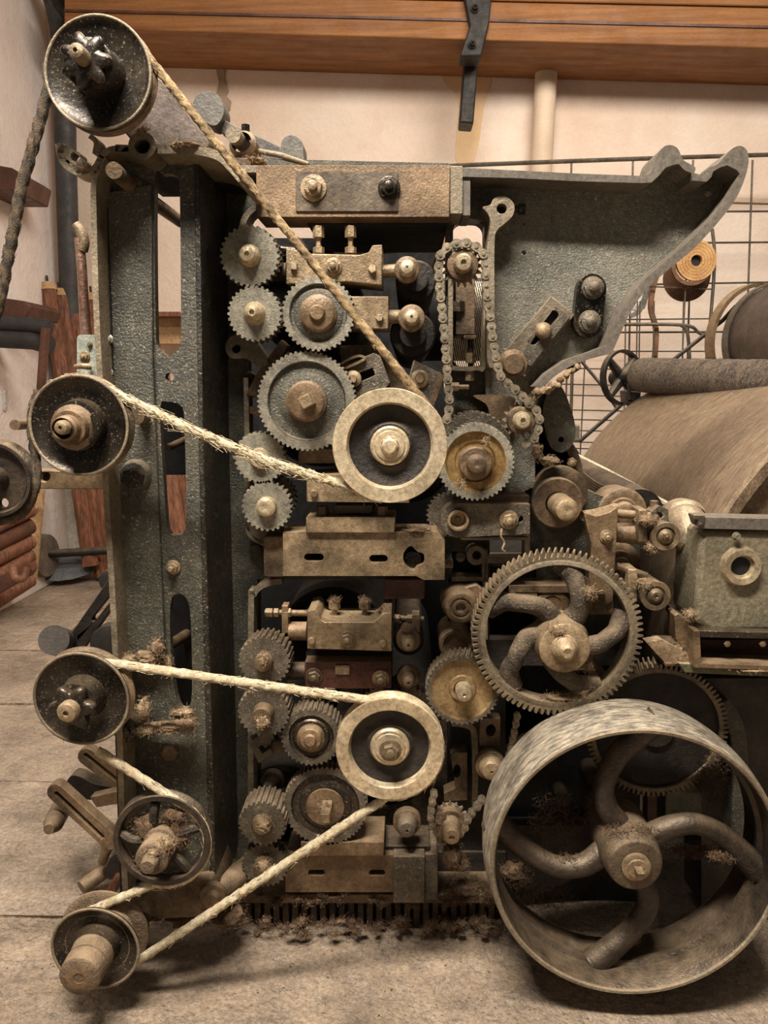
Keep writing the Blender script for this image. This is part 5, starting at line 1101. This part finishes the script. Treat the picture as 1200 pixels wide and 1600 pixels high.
# ================================================================ LEVERS AT THE LOWER LEFT
def lever_bar(label, pts, w_, Y, slot=None, mat=blackd, name='slotted_lever', extra=None):
    l = T(name, label, 'lever', *pts[0], Y)
    (x0, y0), (x1, y1) = pts[0], pts[-1]
    h = [capsule(*slot, 3.2, 5)] if slot else []
    MB().plate(capsule(x0, y0, x1, y1, w_, 8), Y, Y + .03, h).build('lever_arm', mat, l, bev=.003)
    return l
l = lever_bar('dark slotted lever rising left of the column with a round knob at its foot', [(108, 1020), (188, 905)], 15, .3, (146, 968, 176, 930))
MB().tube([at(96, 1003, .30), at(84, 1000, .2)], .04, 22).build('round_knob', M('matt_black_knob', (34, 30, 27), (52, 46, 40), .6, 0, 8, .2, 40, dust=.2), l)
l = T('half_hidden_weight', 'dark round weight showing behind the column edge above the slotted lever', 'weight', 168, 910, .4)
MB().lat(172, 908, .4, [(-20, 18), (0, 18), (1, 16), (1, 0)], 30).build('weight', bpy.data.materials['matt_black_knob'], l)
l = T('half_hidden_weight', 'larger dark round weight beside the column just above the low rope pulley', 'weight', 166, 1000, .3)
MB().lat(172, 1008, .28, [(-20, 32), (0, 32), (1, 30), (1, 0)], 36).build('weight', bpy.data.materials['matt_black_knob'], l)
lever_bar('dusty slotted lever slanting below the low rope pulley', [(134, 1182), (190, 1224)], 13, .05, (134, 1180, 186, 1222), tand)
l = lever_bar('long slotted lever near the floor with a capped spindle under its end', [(86, 1238), (172, 1316)], 13, -.02, (88, 1240, 160, 1308), tand)
MB().tube([at(96, 1262, .08), at(84, 1286, -.03), at(76, 1296, -.07)], [.026, .024, .012], 22).build('capped_spindle', tand, l)
MB().tube([at(160, 1308, -.01), at(168, 1326, -.01), at(160, 1345, .02)], .012, 12).build('bent_end', tand, l)
l = T('short_dark_lever', 'short dark knobbed lever between the two dusty slotted levers', 'lever', 112, 1222, .1)
MB().plate(sp2([(104, 1222), (112, 1212), (126, 1214), (150, 1226), (182, 1232), (180, 1240), (140, 1250), (120, 1240), (106, 1232)], 4, True), .08, .12).build('lever_arm', blackd, l, bev=.005)
solo(MB().plate([(140, 1246), (184, 1236), (186, 1256), (150, 1262)], .02, .05), 'flat_bar', tand, 'flat dusty bar behind the short dark lever', 'bar', 160, 1250, .02, bev=.003)
l = T('spindle_rod', 'dusty round rod lying beneath the dusty spoked pulley', 'rod', 150, 1380, -.05)
MB().tube([at(196, 1335, .1), at(128, 1388, -.0)], .020, 16).build('rod_bar', tand, l)
MB().plate(sp2([(166, 1360), (172, 1342), (184, 1334), (192, 1348), (190, 1368), (170, 1374)], 5, True), -.02, .03).build('rod_plate', blackd, l)
solo(MB().plate([(166, 1392), (176, 1374), (186, 1376), (178, 1402), (168, 1404)], -.1, -.07), 'wood_splinter', polew, 'small splintered wood chip near the foot of the column', 'chip', 172, 1390, -.1, bev=.003)

# ================================================================ LINT
def fluff(name, label, spots, mat=lintm, n=200, th=.00042, cat='lint', seed=1, core=.62):
    """each spot: px, py, Y, rx px, rz px, ry (m); curly fibres around a ragged core"""
    RR = random.Random(seed); b = MB()
    for px, py, Y, rx, rz, ry in spots:
        k = mpp(px, py, Y); c = at(px, py, Y); A, B = rx * k, rz * k
        # ragged core
        m, q = 12, 8; vs = []
        for j in range(q + 1):
            ph = pi * j / q
            for i in range(m):
                a = 2 * pi * i / m; d = Vector((sin(ph) * cos(a), sin(ph) * sin(a), cos(ph))); s_ = core * (1 + .7 * noise.noise(d * 2.3 + Vector((px, py, seed))))
                vs.append(c + Vector((d.x * A * s_, d.y * ry * s_, d.z * B * s_)))
        if core: b.add(vs, [(j * m + i, j * m + (i + 1) % m, (j + 1) * m + (i + 1) % m, (j + 1) * m + i) for j in range(q) for i in range(m)])
        for i in range(int(n * 1.7)):
            d = Vector((RR.gauss(0, 1), RR.gauss(0, 1), RR.gauss(0, 1))).normalized(); p = c + Vector((d.x * A, d.y * ry, d.z * B)) * RR.uniform(.35, .95)
            L = RR.uniform(.005, .016); v = Vector((RR.gauss(0, 1), RR.gauss(0, 1), RR.gauss(0, 1))).normalized(); pts = [p]
            for s_ in range(4): v = (v + Vector((RR.gauss(0, .8), RR.gauss(0, .8), RR.gauss(0, .8))) - d * .1).normalized(); p = p + v * L / 4; pts.append(p)
            b.tube(pts, th, 3, False)
    s0 = spots[0]
    return solo(b, name, mat, label, cat, s0[0], s0[1], s0[2], kind='stuff')
fluff('lint_clump', 'tan lint caught on the column where the level pale rope passes', [(200, 1030, -.26, 22, 12, .03), (232, 1026, -.24, 34, 14, .03), (246, 1012, -.24, 14, 20, .03), (262, 1040, -.22, 10, 22, .02)], lintm, 150)
fluff('lint_clump', 'tan lint band lying across the column below the low rope pulley', [(230, 1138, -.27, 26, 10, .03), (268, 1134, -.27, 26, 9, .03), (296, 1130, -.26, 12, 12, .02), (225, 1110, -.25, 14, 26, .03), (286, 1112, -.23, 24, 7, .02)], lintm, 130)
fluff('lint_clump', 'thick dark lint filling the dusty spoked pulley', [(232, 1290, -.33, 36, 26, .02), (280, 1300, -.33, 26, 34, .02), (240, 1345, -.33, 40, 16, .02), (272, 1272, -.33, 26, 16, .02)], lintd, 200)
fluff('lint_clump', 'lint on the hub of the dusty spoked pulley', [(262, 1318, -.39, 18, 14, .02), (240, 1332, -.40, 16, 14, .02)], lintm, 120)
fluff('lint_clump', 'brown lint coating the lower sprocket left of the flywheel', [(698, 1300, -.16, 26, 26, .04), (706, 1335, -.18, 24, 26, .04), (690, 1282, -.15, 16, 18, .03), (720, 1352, -.17, 18, 12, .03)], lintd, 220)
fluff('lint_heap', 'brown lint heap on the floor rail left of the flywheel', [(725, 1388, -.08, 46, 18, .05), (770, 1395, -.08, 34, 20, .05), (700, 1400, -.08, 30, 12, .04), (800, 1360, .0, 40, 26, .05), (820, 1330, .05, 26, 40, .05)], lintd, 420, core=.5)
fluff('lint_heap', 'dusty lint heap beneath the column foot and the round boss', [(230, 1425, -.18, 44, 16, .05), (290, 1430, -.18, 50, 16, .05), (355, 1430, -.18, 40, 14, .05), (360, 1370, -.1, 22, 30, .03), (200, 1400, -.2, 20, 18, .03)], lintd, 260)
fluff('lint_clump', 'lint tufts on the hubs of the lower gear train', [(414, 1028, -.20, 10, 12, .02), (410, 1128, -.20, 14, 12, .02), (412, 1284, -.20, 16, 16, .02), (412, 1352, -.17, 14, 14, .02), (508, 1262, -.17, 12, 12, .01)], lintm, 90)
fluff('lint_clump', 'lint fringe inside the lower rim of the large spoked gear', [(880, 1090, -.19, 46, 9, .02), (910, 1078, -.19, 20, 10, .02), (922, 925, -.22, 12, 12, .02), (870, 985, -.23, 22, 12, .02), (905, 1040, -.2, 26, 8, .02)], lintm, 150)
fluff('lint_clump', 'lint on the couplings beside the green housing', [(1012, 812, -.12, 22, 9, .03), (1018, 855, -.12, 10, 9, .02), (1006, 912, -.12, 20, 12, .03), (1060, 1020, -.16, 10, 18, .03), (1080, 960, -.18, 12, 8, .03), (1180, 1046, -.2, 60, 4, .02)], lintm, 140)
fluff('lint_clump', 'lint crust near the small sprocket and curved housing', [(826, 628, -.15, 12, 10, .02), (858, 720, -.06, 24, 9, .03), (838, 705, -.08, 10, 14, .02), (720, 756, -.2, 6, 6, .01), (760, 690, -.17, 5, 5, .01)], lintm, 100)
fluff('lint_clump', 'dark lint strands hanging behind the flywheel spokes', [(870, 1290, -.12, 50, 70, .04), (850, 1400, -.10, 60, 40, .05), (930, 1270, -.18, 16, 40, .03), (1080, 1330, -.10, 70, 12, .03), (1110, 1220, -.15, 30, 50, .03)], lintd, 600, .0005, core=0)
fluff('lint_clump', 'dusty lint on the flywheel hub and spokes', [(984, 1296, -.30, 50, 7, .03), (900, 1345, -.27, 46, 8, .02), (1128, 1335, -.27, 26, 10, .02), (1010, 1480, -.2, 90, 8, .04), (850, 1465, -.2, 50, 10, .04)], lintd, 260, .0005, core=.25)
fluff('lint_clump', 'grey lint along the top lug of the column', [(222, 204, -.29, 12, 5, .01), (290, 226, -.29, 40, 4, .02), (130, 262, -.29, 14, 5, .01), (400, 250, -.05, 20, 5, .03)], lintm, 80)
fluff('lint_clump', 'lint bits lying on the nuts and blocks of the dusty notched block', [(523, 938, -.10, 10, 5, .02), (570, 938, -.10, 12, 6, .02), (488, 955, -.12, 12, 4, .02), (600, 955, -.12, 14, 4, .02), (545, 970, -.12, 34, 3, .02), (636, 985, -.15, 14, 7, .02), (650, 828, -.1, 30, 6, .03), (690, 1150, -.1, 10, 14, .02)], lintd, 90)
RD = random.Random(8)
fluff('lint_drift', 'low drift of dusty lint along the ribbed rail at the machine foot', [(RD.uniform(376, 790), RD.uniform(1436, 1460), RD.uniform(-.15, -.08), RD.uniform(8, 22), RD.uniform(3, 6), .02) for _ in range(60)] + [(RD.uniform(376, 790), RD.uniform(1394, 1412), -.10, RD.uniform(8, 20), 4, .02) for _ in range(24)], lintd, 42, seed=6, core=.35)
fluff('lint_clump', 'brown lint caked on the hub and rim of the bottom left pulley', [(132, 1512, -.42, 26, 18, .015), (176, 1450, -.30, 40, 6, .02), (120, 1540, -.36, 30, 5, .01), (200, 1420, -.24, 22, 12, .03), (330, 1412, -.24, 26, 18, .03)], lintm, 160, seed=12, core=.5)
# loose dust crumbs on the floor
b = MB(); RR = random.Random(9)
for i in range(4200):
    x = RR.uniform(-1.3, 1.2); y = RR.uniform(-1.1, .1); s_ = RR.uniform(.0008, .0026); c_ = Vector((x, y, fz(x, y) + s_ * .5))
    q = [c_ + Vector((RR.uniform(-1, 1), RR.uniform(-1, 1), RR.uniform(-.2, 1))) * s_ * 1.5 for _ in range(4)]; b.add(q, [(0, 1, 2), (0, 2, 3), (0, 3, 1), (1, 3, 2)])
solo(b, 'floor_crumbs', lintm, 'pale crumbs of fibre and grit scattered on the dusty floor', 'grit', 600, 1560, -.4, kind='stuff')
